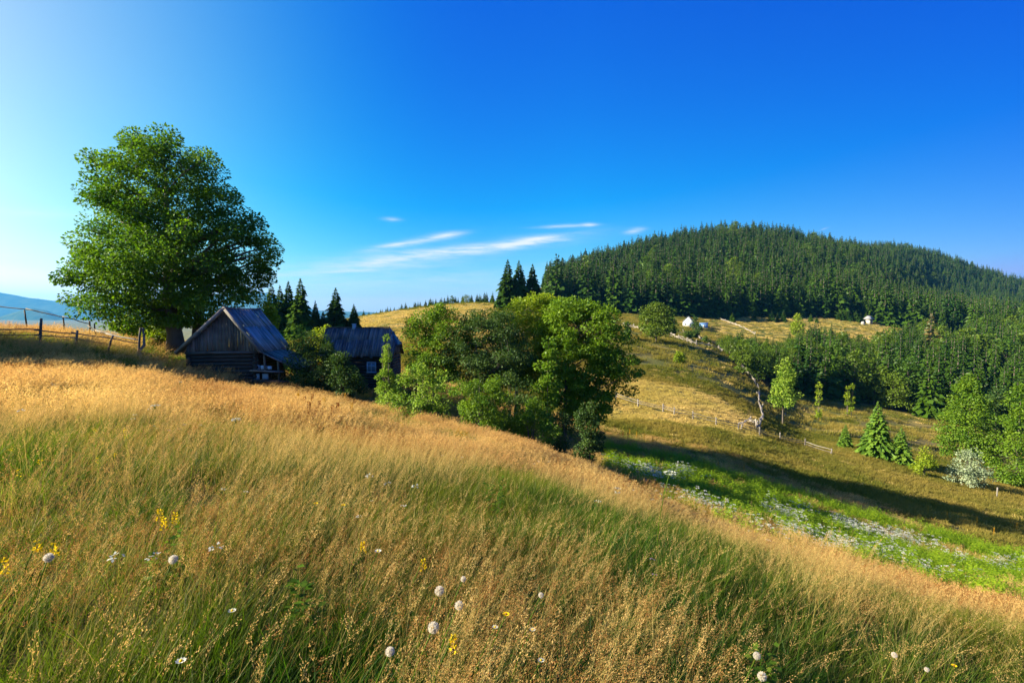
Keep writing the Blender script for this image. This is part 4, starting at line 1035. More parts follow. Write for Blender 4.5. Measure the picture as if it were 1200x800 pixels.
def cottage():
    p = hit(806, 383, y0=215); Y = p[1]; m = Y / 600
    e = empty('cottage', p, 'small white gabled cottage at the top of the clearing by the dark small tree', 'house', rz=R(-24))
    w, d, h, rh = 5.6 * m, 8.5 * m, 6.2 * m, 5.4 * m
    b = MB(); v = [(-w, 0, -.5), (w, 0, -.5), (w, 0, h), (0, 0, h + rh), (-w, 0, h)]; v += [(x, d * 1.6, z) for x, y, z in v]
    b.add(v, [(0, 1, 6, 5), (1, 2, 7, 6), (4, 0, 5, 9), (0, 4, 2, 1), (5, 6, 7, 9)], [(2, 4, 3), (7, 8, 9)]); b.build('wall', M_WHITE, e)
    for s in (-1, 1):
        b = MB(); c = np.array([s * w / 2 * 1.08, d * .8, h + rh / 2 + .05 - .03]); n = np.array([rh * s, 0, w]); n /= np.linalg.norm(n)
        b.box(c + n * .09, np.array([s * w * .56, 0, -rh * .56]), [0, d * .86, 0], n * .06); b.build('roof', M_GREYROOF, e)
    for x, z, sx, sz in ((-w * .45, h * .5, .38, .5), (w * .45, h * .5, .38, .5), (0, h + rh * .28, .3, .36)):
        b = MB(); b.box([x, -.03, z], [sx, 0, 0], [0, .04, 0], [0, 0, sz]); f = b.build('window', M_BLUEPAINT, e)
        b = MB(); b.box([x, -.075, z], [sx * .8, 0, 0], [0, .006, 0], [0, 0, sz * .8]); b.build('pane', M_GLASS, f)
    p = hit(824.5, 384.5, y0=215); m = p[1] / 600
    e = empty('shed', p, 'small blue shed just right of the white cottage', 'shed', rz=R(-20))
    w, d, h = 4.5 * m, 4 * m, 5.2 * m
    b = MB(); v = [(-w, 0, -.4), (w, 0, -.4), (w, 0, h), (-w, 0, h * .9)]; v += [(x, d * 2, z + (.5 if z > 0 else 0)) for x, y, z in v]
    b.add(v, [(0, 3, 2, 1), (4, 5, 6, 7), (0, 1, 5, 4), (1, 2, 6, 5), (3, 0, 4, 7), (2, 3, 7, 6)]); b.build('wall', M_BLUESHED, e)
    b = MB(); b.add([(-w - .2, -.25, h * .9 - .03), (w + .2, -.25, h + .07), (w + .2, 2 * d + .2, h + .6), (-w - .2, 2 * d + .2, h * .9 + .5), (-w - .2, -.25, h * .9 + .07), (w + .2, -.25, h + .17), (w + .2, 2 * d + .2, h + .7), (-w - .2, 2 * d + .2, h * .9 + .6)],
        [(0, 3, 2, 1), (4, 5, 6, 7), (0, 1, 5, 4), (1, 2, 6, 5), (2, 3, 7, 6), (3, 0, 4, 7)]); b.build('roof', M_BLUESHED, e)
    b = MB(); b.box([.1, -.03, h * .38], [.45, 0, 0], [0, .03, 0], [0, 0, h * .36]); b.build('door', M_GREYROOF, e)
    # grey hut in the clearing
    p = hit(1018, 379.5, y0=260); m = p[1] / 600
    e = empty('hut', p, 'tiny grey hut with a wide roof on the clearing by the forest edge', 'hut', rz=R(18))
    w, h = 2.6 * m, 5.4 * m
    b = MB(); b.box([0, 0, h / 2 - .2], [w, 0, 0], [0, w, 0], [0, 0, h / 2 + .2]); b.build('wall', M_STONE, e)
    b = MB(); o = w * 1.75; b.add([(-o, -o, h + .01), (o, -o, h + .01), (o, o, h + .01), (-o, o, h + .01), (-o * .6, 0, h + 4.2 * m), (o * .6, 0, h + 4.2 * m)], [(0, 1, 5, 4), (2, 3, 4, 5), (0, 3, 2, 1)], [(1, 2, 5), (3, 0, 4)]); b.build('roof', M_GREYROOF, e)
    b = MB(); b.box([-.1, -w - .02, h * .4], [w * .35, 0, 0], [0, .03, 0], [0, 0, h * .4]); b.build('door', M_LOG, e)
    p = hit(1011, 380, y0=260); b = MB(); m = p[1] / 600
    b.add([(-2 * m, -m, 0), (2 * m, -m, 0), (2 * m, m, 0), (-2 * m, m, 0), (-1.4 * m, -.6 * m, 3.2 * m), (1.2 * m, -.5 * m, 3.8 * m), (1.3 * m, .6 * m, 3.6 * m), (-1.2 * m, .6 * m, 3 * m)], [(0, 1, 5, 4), (1, 2, 6, 5), (2, 3, 7, 6), (3, 0, 4, 7), (4, 5, 6, 7)])
    o = b.build('boulder', M_STONE); o.location = p; tag(o, 'pale block lying against the left side of the tiny grey hut', 'boulder')
    # wooden tripod for drying hay
    p = hit(997, 376, y0=260); m = p[1] / 600
    e = empty('hay_rack', p, 'bare wooden tripod of poles left of the tiny grey hut', 'rack')
    for k in range(3):
        a = k * 2.09 + .4; b = MB(); b.tube([(math.cos(a) * 3 * m, math.sin(a) * 3 * m, -.2), (math.cos(a) * -.4 * m, math.sin(a) * -.4 * m, 9.5 * m)], .16, 5); b.build('pole', M_POST_DARK, e)
    b = MB(); b.tube([(-2.2 * m, -.5 * m, 3 * m), (2.2 * m, -.4 * m, 3.2 * m)], .12, 5); b.build('crossbar', M_POST_DARK, e)
cottage()

# ----------------------------------------------------------------- fences
def post(e, p, h, r, rng, mat_=None, lean=(0, 0), name='post'):
    b = MB(); n = 5; u = np.linspace(0, 1, n)
    pts = np.stack([lean[0] * u * h + rng.normal(size=n) * r * .15, lean[1] * u * h + rng.normal(size=n) * r * .15, -.35 + (h + .35) * u], 1) + p
    b.tube(pts, r * np.linspace(1.1, .9, n), 7, tint=rng.uniform(.3, .8)); return b.build(name, mat_ or M_POST, e, smooth=False)
def pole(e, a, c, r, rng, mat_=None, sag=.03, over=.15, name='rail'):
    a, c = np.asarray(a, float), np.asarray(c, float); d = c - a; L = np.linalg.norm(d); d /= L
    n = 6; u = np.linspace(0, 1, n)[:, None]; pts = (a - d * over) * (1 - u) + (c + d * over) * u
    pts[:, 2] -= sag * L * np.sin(u[:, 0] * math.pi) * .5; pts += rng.normal(size=pts.shape) * r * .25
    b = MB(); b.tube(pts, r * np.linspace(1, .75, n), 6, tint=rng.uniform(.25, .85)); return b.build(name, mat_ or M_POST, e)

def rail_fence(P, heights, label, rail_h, post_r, rail_r, seed, mat_=None, leans=None, skip=(), group=None):
    rng = np.random.default_rng(seed); P = [np.asarray(p, float) for p in P]; O = P[0]
    e = empty('rail_fence', O, label, 'fence', group)
    for k, p in enumerate(P):
        if heights[k] > 0: post(e, p - O, heights[k], post_r * rng.uniform(.85, 1.2), rng, mat_, leans[k] if leans else (rng.normal() * .05, rng.normal() * .05))
    for k in range(len(P) - 1):
        for q, f in enumerate(rail_h):
            if (k, q) in skip: continue
            off = np.array([rng.normal() * .03, -post_r * 1.2, f + rng.normal() * .05]); off2 = np.array([rng.normal() * .03, -post_r * 1.2, f + rng.normal() * .05])
            pole(e, P[k] - O + off, P[k + 1] - O + off2, rail_r * rng.uniform(.8, 1.2), rng, mat_)
    return e

def AT(u, Y, dz=0): p = at(u, Y); p[2] += dz; return p
# the fence on the bank at the left
def zat(u, v, Y): rx, rz = ray(u, v); return np.array([rx * Y, Y, rz * Y])
us = [-70, -14, 45, 88, 123, 160]; Ys = [30.5, 31.5, 32.5, 33.4, 34.2, 35.0]; tops = [372, 371, 373, 387, 393, 384]
P = [AT(u, Y) for u, Y in zip(us, Ys)]
h = [max(.5, zat(u, v, Y)[2] - p[2]) for u, v, Y, p in zip(us, tops, Ys, P)]
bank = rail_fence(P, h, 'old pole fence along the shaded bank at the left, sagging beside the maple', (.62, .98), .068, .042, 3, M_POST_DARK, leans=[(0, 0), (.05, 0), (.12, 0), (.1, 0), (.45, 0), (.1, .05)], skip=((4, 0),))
rgf = np.random.default_rng(6)
O = np.array(bank.location)
a = AT(164, 35.1); b_ = MB(); b_.tube(np.array([a, a + [-.15, 0, .5], a + [.25, 0, .9], a + [.18, .1, 1.5], a + [.12, .1, 2.1]]) - O, [.13, .11, .09, .07, .04], 7); b_.build('forked_post', M_POST, bank)
pole(bank, zat(113, 387, 37) - O, zat(157, 397, 35.4) - O, .06, rgf, M_POST)
pole(bank, zat(126, 391, 36) - O, zat(162, 398, 35.2) - O, .05, rgf, M_POST)
us = [-60, -20, 33, 76, 104, 112]; Ys = [40, 40.5, 41, 41.5, 42, 42.2]; tops = [351, 355, 363, 372, 376, 379]
P = [AT(u, Y) for u, Y in zip(us, Ys)]
h = [max(.5, zat(u, v, Y)[2] - p[2]) for u, v, Y, p in zip(us, tops, Ys, P)]
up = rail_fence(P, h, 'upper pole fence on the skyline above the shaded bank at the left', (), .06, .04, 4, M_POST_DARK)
O = np.array(up.location)
for k in range(4):
    v0, v1 = [352, 356, 361, 370.5][k], [356, 361.5, 371, 378][k]
    pole(up, zat(us[k], v0 + 1, Ys[k] - .1) - O, zat(us[k + 1], v1 + 1, Ys[k + 1] - .1) - O, .05, rgf, M_POST, sag=.01)
pole(up, zat(104, 382, 42) - O, zat(120, 390, 41) - O, .05, rgf, M_POST_DARK)

# the long rail fence below the golden paddock
pts = [(722, 468), (748, 477), (777, 483), (790, 487), (812, 491.5), (839, 499), (865, 504.5), (890, 511), (914, 517), (943, 524), (974, 534)]
P = [hit(u, v) for u, v in pts]
rail_fence(P, [1.3] * 7 + [1.45, 1.5, 1.5, 1.2], 'long low rail fence under the golden mown paddock', (.66, 1.02), .11, .055, 5, M_POST)
def brush_fence(name, pix, label, seed, hh=.9, m=None, dense=1.0, y0=30, cat='fence', rad=.06):
    """a bleached tangle of poles and branches heaped along a line"""
    rng = np.random.default_rng(seed)
    pts = []
    for (a, c) in zip(pix[:-1], pix[1:]):
        n = max(1, int(math.hypot(c[0] - a[0], c[1] - a[1]) / 5.0))
        pts += [(a[0] + (c[0] - a[0]) * k / n, a[1] + (c[1] - a[1]) * k / n) for k in range(n)]
    pts.append(pix[-1])
    P = [hit(u + rng.normal() * .35, v, y0=y0) for u, v in pts]
    O = P[0].copy(); e = empty(name, O, label, cat)
    for k in range(len(P) - 1):
        a, c = P[k] - O, P[k + 1] - O; L = np.linalg.norm(c - a)
        for q in range(max(2, int(3 * dense))):
            z0, z1 = rng.uniform(.1, hh, 2)
            pole(e, a + [rng.normal() * .12, rng.normal() * .12, z0], c + [rng.normal() * .12, rng.normal() * .12, z1], rad * rng.uniform(.7, 1.4), rng, m or M_DEADWOOD, over=.25, name='rail')
        if k % 2 == 0: post(e, a, hh * rng.uniform(1.0, 1.4), rad * 1.2, rng, m or M_DEADWOOD, (rng.normal() * .2, rng.normal() * .2))
brush_fence('brush_fence', [(887, 503), (893, 494), (894, 488), (889, 474), (890, 460), (884, 448), (874, 436), (866, 428), (860, 420)], 'bleached twisted fence of piled branches winding down the golden slope', 20, hh=1.4, dense=1.7, rad=.075)
brush_fence('brush_fence', [(868, 503), (873, 497), (879, 495), (885, 499), (888, 503)], 'small bleached heap of branches at the foot of the twisted fence', 21, hh=1.1, dense=1.5, rad=.07)
brush_fence('brush_fence', [(859, 419), (846, 411), (830, 407), (816, 404), (800, 399), (780, 393), (758, 389), (742, 385), (730, 382)], 'pale brush fence along the crest of the golden slope', 22, hh=1.5, y0=60, rad=.11)
brush_fence('brush_fence', [(846, 413), (840, 408), (832, 403), (824, 400), (818, 396), (806, 393), (800, 389)], 'short pale pole fence running up from the crest towards the cottage', 23, hh=1.5, y0=150, rad=.12)
brush_fence('brush_fence', [(884, 392), (872, 385), (862, 381), (850, 377), (840, 373)], 'pale lane fence slanting across the clearing right of the blue shed', 24, hh=1.3, y0=235, rad=.13)
brush_fence('brush_fence', [(827, 372), (822, 370), (818, 366), (815, 363)], 'short pale fence at the forest edge above the white cottage', 25, hh=1.3, y0=235, rad=.13)
brush_fence('brush_fence', [(871, 418), (861, 418), (852, 416)], 'short grey fence stub right of the crest corner post', 26, hh=1.0, y0=100, rad=.06)
def stake(u, v, h, r, label):
    p = hit(u, v); b = MB(); n = 4; q = np.linspace(0, 1, n)
    b.tube(np.stack([q * .05, q * 0, -.4 + (h + .4) * q], 1), r, 7, tint=.6); o = b.build('fence_post', M_POST); o.location = p; tag(o, label, 'post')
stake(859, 421, 2.0, .35, 'stout grey corner post where the bleached fence meets the crest fence')
stake(1127, 571, .55, .14, 'short squat stump of a post on the sunlit strip at the right')
stake(1168, 583, 1.5, .09, 'thin upright post right of the short squat stump')
stake(920, 488, .9, .16, 'pale short stake under the single pale-leaved tree')

# ----------------------------------------------------------------- grass and wild plants
G_GREEN = foliage('grass_blades', (.020, .070, .002), (.135, .235, .007), transl=.52, tcol=(1.2, 1.25, .5), patch=(.22, .23, .018), patch_scale=.35, gloss=.01)
G_LUSH_SHADED = foliage('shaded_lush_blades', (.010, .046, .003), (.060, .155, .007), transl=.5, tcol=(1.2, 1.25, .5), patch=(.12, .15, .012), patch_scale=.6, gloss=.01)  # deep green near blades, darkened further to stand for foreground shade and vignette
G_STRAW = foliage('straw_stems', (.20, .18, .04), (.46, .37, .11), transl=.4, tcol=(1.1, 1.05, .8), gloss=.01)
G_BEIGE = foliage('seed_heads', (.46, .31, .095), (.80, .575, .23), transl=.5, tcol=(1.1, 1.0, .8), gloss=0, patch=(.46, .26, .10), patch_scale=.16)
G_BROWN = foliage('brown_seed_heads', (.15, .07, .022), (.40, .21, .07), transl=.4, tcol=(1.1, .95, .7), gloss=0)
G_NETTLE = foliage('nettle_leaves', (.12, .26, .010), (.38, .50, .028), transl=.48, gloss=.01)
G_WEED = foliage('weed_leaves', (.025, .080, .006), (.11, .20, .014), transl=.42, gloss=.01)
G_WHITE = foliage('white_petals', (.42, .46, .38), (.72, .74, .66), transl=.4, tcol=(1, 1, 1), gloss=0)
G_RUST = foliage('dock_seeds', (.13, .05, .018), (.30, .12, .035), transl=.3, tcol=(1.1, .9, .6), gloss=0)
G_AMBER = foliage('amber_leaves', (.30, .17, .02), (.50, .30, .03), transl=.4, gloss=0)
G_YELLOW = foliage('yellow_petals', (.65, .45, .01), (.80, .60, .02), transl=.3, tcol=(1, 1, .6), gloss=0)
G_HAY = foliage('hay_stubble', (.42, .31, .095), (.76, .58, .23), transl=.4, tcol=(1.1, 1.0, .8), gloss=0, patch=(.42, .35, .08), patch_scale=.09)
G_TURF = foliage('pasture_blades', (.05, .085, .012), (.22, .20, .04), transl=.45, gloss=0, patch=(.30, .23, .06), patch_scale=.06)
GM = [G_GREEN, G_STRAW, G_BEIGE, G_BROWN]
WIND = np.array([.21, .02])

def stems_with_heads(b, rng, n, rad, h0, h1, width, head, nk, klen, kw, mat_head, spread=.03, mat_stem=1, drop=.12):
    a = rng.uniform(0, 6.28, n); r = rad * np.sqrt(rng.uniform(size=n))
    base = np.stack([np.cos(a) * r, np.sin(a) * r, np.full(n, -.03)], 1)
    h = rng.uniform(h0, h1, n)
    lean = WIND * .6 + rng.normal(size=(n, 2)) * .12; curve = WIND * rng.uniform(.4, 2.0, n)[:, None] + rng.normal(size=(n, 2)) * .07
    b.blades(base, h, width, lean, curve, rng.uniform(0, 3.14, n), mat_stem, rng.uniform(0, 1, n), seg=3)
    k = np.repeat(np.arange(n), nk); N = len(k)
    g = rng.uniform(0, 1, N); f = 1 - head * (1 - g) / h[k]
    f = np.clip(f, .3, 1.0)
    p = base[k].copy(); p[:, :2] += (lean[k] * f[:, None] + curve[k] * (f * f)[:, None]) * h[k][:, None]
    p[:, 2] += h[k] * (f - .22 * f * f * np.minimum(1.5, np.linalg.norm(curve[k], axis=1)))
    ax = np.concatenate([lean[k] + 2 * curve[k] * f[:, None], np.full((N, 1), .75)], 1); ax /= np.linalg.norm(ax, axis=1)[:, None]
    side = rng.normal(size=(N, 3)); side -= ax * (side * ax).sum(1)[:, None]; side /= np.linalg.norm(side, axis=1)[:, None]
    w = spread * np.sin(np.clip((1 - g) * 2.6 + .35, 0, 3.1))
    p += side * (w * rng.uniform(.2, 1, N))[:, None]
    d = ax + side * rng.uniform(.1, .8, N)[:, None]
    b.kites(p, d, rng.normal(size=(N, 3)), klen * rng.uniform(.6, 1.4, N), kw * rng.uniform(.7, 1.3, N), mat_head, np.clip(np.repeat(rng.uniform(.15, .85, n), nk) + rng.uniform(-.2, .2, N), 0, 1))

def leafblades(b, rng, n, rad, h0, h1, width, mat_=0, wild=.22, wind=.6):
    a = rng.uniform(0, 6.28, n); r = rad * np.sqrt(rng.uniform(size=n))
    base = np.stack([np.cos(a) * r, np.sin(a) * r, np.full(n, -.03)], 1)
    lean = WIND * wind + rng.normal(size=(n, 2)) * wild; curve = WIND * wind * 1.2 + rng.normal(size=(n, 2)) * wild * 1.2
    b.blades(base, rng.uniform(h0, h1, n), width * rng.uniform(.6, 1.3, n), lean, curve, rng.uniform(0, 3.14, n), mat_, np.clip(rng.normal(.45, .28, n), 0, 1), seg=3)

def tuft(kind, seed, near=True):
    rng = np.random.default_rng(seed); b = MB()
    if near:
        if kind == 'G':
            leafblades(b, rng, 34, .13, .22, .52, .0062); leafblades(b, rng, 4, .13, .3, .5, .004, 1)
            stems_with_heads(b, rng, 1, .1, .5, .7, .0024, .12, 26, .011, .0035, 2, .016)
        elif kind == 'S':
            leafblades(b, rng, 17, .13, .2, .45, .0055); leafblades(b, rng, 5, .13, .3, .55, .004, 1)
            stems_with_heads(b, rng, 6, .13, .5, .85, .0024, .18, 44, .0098, .0026, 2, .016)
        else:
            leafblades(b, rng, 18, .13, .2, .45, .0055); leafblades(b, rng, 3, .13, .3, .5, .004, 1)
            stems_with_heads(b, rng, 3, .13, .46, .74, .0026, .15, 56, .0085, .0031, 3, .030)
            stems_with_heads(b, rng, 2, .13, .5, .75, .0024, .15, 40, .0095, .0026, 2, .017)
    else:
        if kind == 'G':
            leafblades(b, rng, 80, .38, .22, .5, .011); leafblades(b, rng, 10, .38, .3, .5, .008, 1)
            stems_with_heads(b, rng, 5, .36, .5, .75, .004, .16, 14, .03, .010, 2, .02)
        elif kind == 'S':
            leafblades(b, rng, 40, .38, .2, .45, .010); leafblades(b, rng, 22, .38, .3, .6, .007, 1)
            stems_with_heads(b, rng, 34, .38, .52, .84, .004, .19, 16, .032, .010, 2, .024)
        else:
            leafblades(b, rng, 44, .38, .2, .45, .010); leafblades(b, rng, 14, .38, .3, .5, .007, 1)
            stems_with_heads(b, rng, 18, .38, .5, .8, .004, .17, 18, .028, .011, 3, .032)
            stems_with_heads(b, rng, 8, .38, .5, .8, .004, .17, 14, .03, .010, 2, .022)
    return b.mesh('grass_tuft', GM)
GM = [G_LUSH_SHADED, G_STRAW, G_BEIGE, G_BROWN]
TN = [tuft('G', 1), tuft('G', 2), tuft('G', 3), tuft('S', 4), tuft('S', 5), tuft('S', 6), tuft('B', 7), tuft('B', 8)]
GM = [G_GREEN, G_STRAW, G_BEIGE, G_BROWN]
TN += [tuft('G', 8), tuft('G', 9), tuft('G', 10)]
TM = [tuft('G', 11, False), tuft('G', 12, False), tuft('S', 13, False), tuft('S', 14, False), tuft('S', 15, False), tuft('B', 16, False), tuft('B', 17, False)]
def sward(seed, n, rad, h0, h1, w, mat_):
    rng = np.random.default_rng(seed); b = MB(); leafblades(b, rng, n, rad, h0, h1, w, 0, .3, .5); return b.mesh('sward', [mat_])
TF = [sward(21, 130, .85, .07, .2, .05, G_HAY), sward(22, 130, .85, .07, .2, .05, G_HAY), sward(23, 110, .85, .14, .42, .05, G_TURF), sward(24, 110, .85, .14, .42, .05, G_TURF)]

grng = np.random.default_rng(77)
def wedge(r0, r1, dens, half=R(56)):
    n = int(dens * half * (r1 * r1 - r0 * r0)); r = np.sqrt(grng.uniform(r0 * r0, r1 * r1, n)); a = grng.uniform(-half, half, n)
    return np.sin(a) * r, np.cos(a) * r
def slopes(x, y, e=.3):
    zx = (ground(x + e, y) - ground(x - e, y)) / (2 * e); zy = (ground(x, y + e) - ground(x, y - e)) / (2 * e)
    return zx, zy
def keep_off(x, y):
    """no grass inside the two buildings"""
    barn_ = (np.abs(x + 18.2) < 2.5) & (np.abs(y - 34.4) < 2.6); house = (np.abs(x + 14.2) < 3.0) & (np.abs(y - 47.2) < 2.0)
    return ~(barn_ | house)
def place_grass(name, x, y, idx, protos, scale, label, hscale=None):
    n = len(x); z = ground(x, y); zx, zy = slopes(x, y)
    rot = np.stack([np.arctan(zy) * .6, -np.arctan(zx) * .6, grng.normal(0, .85, n)], 1)
    rot[:, :2] += grng.normal(0, .10, (n, 2))
    s = scale * grng.uniform(.8, 1.25, n); hs = s * (1 if hscale is None else hscale)
    o = scatter(name, np.stack([x, y, z], 1), rot, np.stack([s, s, hs], 1), idx, protos)
    return tag(o, label, 'grass', kind='stuff')
def kinds(x, y, pg, ps):
    """green, beige or brown by drifting patches"""
    n = fbm(x * .52, y * .34, 41, 3) * 1.3 + grng.normal(0, .09, len(x)); m = fbm(x * .21 + 9, y * .16, 43, 2) + grng.normal(0, .25, len(x))
    g = n < np.quantile(n, pg) if len(n) else n
    brown = (~g) & (m > np.quantile(m, ps))
    return g, brown
PX, PY, PI_ = [], [], []
for r0, r1, d, pg, ps in ((.55, 3.0, 100, .78, .35), (3.0, 5.5, 68, .66, .42), (5.5, 12.5, 33, .38, .66)):
    x, y = wedge(r0, r1, d, R(60) if r1 < 6 else R(56)); g, br = kinds(x, y, pg, ps)
    k = np.where(g, grng.integers(0, 3, len(x)), np.where(br, grng.integers(6, 8, len(x)), grng.integers(3, 6, len(x))))
    rr_ = np.hypot(x, y); pale = g & (grng.uniform(size=len(x)) < np.clip((rr_ - 3.5) / 5.5, 0, 1)); k = np.where(pale, grng.integers(8, 11, len(x)), k)
    PX.append(x); PY.append(y); PI_.append(k)
x, y, k = map(np.concatenate, (PX, PY, PI_))
hsn = (.90 + .34 * fbm(x * .6, y * .6, 47)) * np.where((k < 3) | (k > 7), .88, 1.04)
place_grass('meadow_grass', x, y, k, TN, .86 + .36 * np.clip((np.hypot(x, y) - 4) / 8, 0, 1), 'tall wild grass with feathery seed heads nearest the camera', hsn)
x, y = wedge(12.5, 36, 7.5); x2, y2 = wedge(36, 62, 2.6)
x = np.append(x, x2); y = np.append(y, y2)
U = Ucol(x, y); m = ~in_gully(U, y) & keep_off(x, y); x, y, U = x[m], y[m], U[m]
g, br = kinds(x, y, .37, .74)
edge = (U > 640) & (np.hypot(x, y) < 30); br = br | (edge & ~g & (grng.uniform(size=len(x)) < .35))
k = np.where(g, grng.integers(0, 2, len(x)), np.where(br, grng.integers(5, 7, len(x)), grng.integers(2, 5, len(x))))
place_grass('meadow_grass', x, y, k, TM, 1.0 + .3 * (np.hypot(x, y) > 36), 'golden grass covering the slope up to the barn and thicket', (.84 + .28 * fbm(x * .3, y * .3, 48)) * np.where(k < 2, .74, 1.05) * (1 - .42 * np.clip((Ucol(x, y) - 600) / 150, 0, 1) * np.clip((y - 11) / 8, 0, 1)))
x, y = wedge(60, 130, 1.9); x2, y2 = wedge(130, 560, .11, R(50))
x = np.append(x, x2); y = np.append(y, y2); U = Ucol(x, y)
m = ~(on_hill(U, y) | in_valley(U, y)); x, y, U = x[m], y[m], U[m]
hz = hay_zone(x, y); ish = grng.uniform(size=len(x)) < np.clip(hz * 1.1 + .12, 0, 1)
place_grass('pasture_grass', x, y, np.where(ish, grng.integers(0, 2, len(x)), grng.integers(2, 4, len(x))), TF, 1.15 * np.where(np.hypot(x, y) > 130, 2.0, 1.0), 'short golden and green pasture on the far slopes')

# ---- nettles and white umbels in the dip
def nettle(seed, n=26, rad=.42, h0=.5, h1=1.0, leaf=.12, m=0):
    rng = np.random.default_rng(seed); b = MB()
    a = rng.uniform(0, 6.28, n); r = rad * np.sqrt(rng.uniform(size=n)); h = rng.uniform(h0, h1, n)
    base = np.stack([np.cos(a) * r, np.sin(a) * r, np.full(n, -.05)], 1)
    b.blades(base, h, .012, rng.normal(size=(n, 2)) * .1, rng.normal(size=(n, 2)) * .05, rng.uniform(0, 3.14, n), m, .3, seg=2)
    k = np.repeat(np.arange(n), 14); N = len(k); f = rng.uniform(.25, 1.0, N)
    p = base[k].copy(); p[:, 2] += f * h[k]; aa = rng.uniform(0, 6.28, N)
    d = np.stack([np.cos(aa), np.sin(aa), -.15 + .5 * (f - .5)], 1)
    b.kites(p, d, np.stack([rng.normal(size=N) * .3, rng.normal(size=N) * .3, np.ones(N)], 1), leaf * (1.3 - .7 * f) * rng.uniform(.7, 1.3, N), leaf * .5, m, np.clip(rng.normal(.5, .3, N), 0, 1), fold=.1)
    return b
def umbel_patch(seed, n=22, rad=.5, h0=.6, h1=1.1, R0=.06):
    b = nettle(seed, 12, rad, .4, .75, .11); rng = np.random.default_rng(seed + 50)
    a = rng.uniform(0, 6.28, n); r = rad * np.sqrt(rng.uniform(size=n)); h = rng.uniform(h0, h1, n)
    base = np.stack([np.cos(a) * r, np.sin(a) * r, np.full(n, -.05)], 1)
    b.blades(base, h, .008, rng.normal(size=(n, 2)) * .08, np.zeros((n, 2)), rng.uniform(0, 3.14, n), 0, .5, seg=2)
    k = np.repeat(np.arange(n), 16); N = len(k); rr = R0 * np.sqrt(rng.uniform(size=N)) * np.repeat(rng.uniform(.6, 1.4, n), 16); aa = rng.uniform(0, 6.28, N)
    p = base[k].copy(); p[:, 2] += h[k] * .97 - rr * rr * 4; p[:, 0] += np.cos(aa) * rr; p[:, 1] += np.sin(aa) * rr
    b.kites(p, np.stack([np.cos(aa), np.sin(aa), rng.normal(size=N) * .2], 1), np.stack([rng.normal(size=N) * .35, rng.normal(size=N) * .35, np.ones(N)], 1), .045, .04, 1, rng.uniform(0, 1, N))
    return b
NP_ = [nettle(31).mesh('nettles', [G_NETTLE]), nettle(32, h1=1.15).mesh('nettles', [G_NETTLE]), nettle(33, h0=.35, h1=.7, leaf=.1).mesh('nettles', [G_NETTLE])]
UP_ = [umbel_patch(41, 9, R0=.045).mesh('umbels', [G_NETTLE, G_WHITE]), umbel_patch(42, 15, R0=.05).mesh('umbels', [G_NETTLE, G_WHITE])]
x, y = wedge(16, 56, 5.0, R(54)); U = Ucol(x, y); m = in_gully(U, y); x, y, U = x[m], y[m], U[m]
near = np.interp(U, [650, 700, 760, 800, 850, 900, 1000, 1100, 1200, 1400, 1800], [33, 31, 27.5, 25, 23.5, 22.5, 20, 19, 18, 17, 17]); far = np.interp(U, [650, 700, 760, 800, 850, 900, 1000, 1100, 1200, 1400, 1800], [52, 52, 51, 49, 48, 47, 47, 47, 47, 47, 47])
t = (y - near) / (far - near)
wn = fbm(x * .30, y * .42, 61, 3) + .30 * np.exp(-((t - .14) / .10) ** 2) + .14 * np.exp(-((t - .55) / .1) ** 2) + grng.normal(0, .10, len(x)) - .9 * np.clip((t - .58) / .15, 0, 1)
white = (wn > np.where((U < 980) & (t > .40), .70, np.where(U > 900, .32, .42))) & (grng.uniform(size=len(x)) < .7); grassy = (~white) & (fbm(x * .3, y * .3, 63, 2) + grng.normal(0, .2, len(x)) + 1.3 * np.clip((t - .82) / .18, 0, 1) + 1.0 * np.clip((.20 - t) / .2, 0, 1) > .42)
sel = ~white & ~grassy
place_grass('nettle_undergrowth', x[sel], y[sel], grng.integers(0, 3, sel.sum()), NP_, 1.0, 'lush green nettles filling the dip behind the golden slope')['category'] = 'undergrowth'
place_grass('white_wildflowers', x[white], y[white], grng.integers(0, 2, white.sum()), UP_, 1.0, 'drifts of flat white flower heads among the nettles')['category'] = 'flowers'
place_grass('meadow_grass', x[grassy], y[grassy], grng.integers(0, 7, grassy.sum()), TM, 1.05, 'patches of brown and green grass between the nettles')

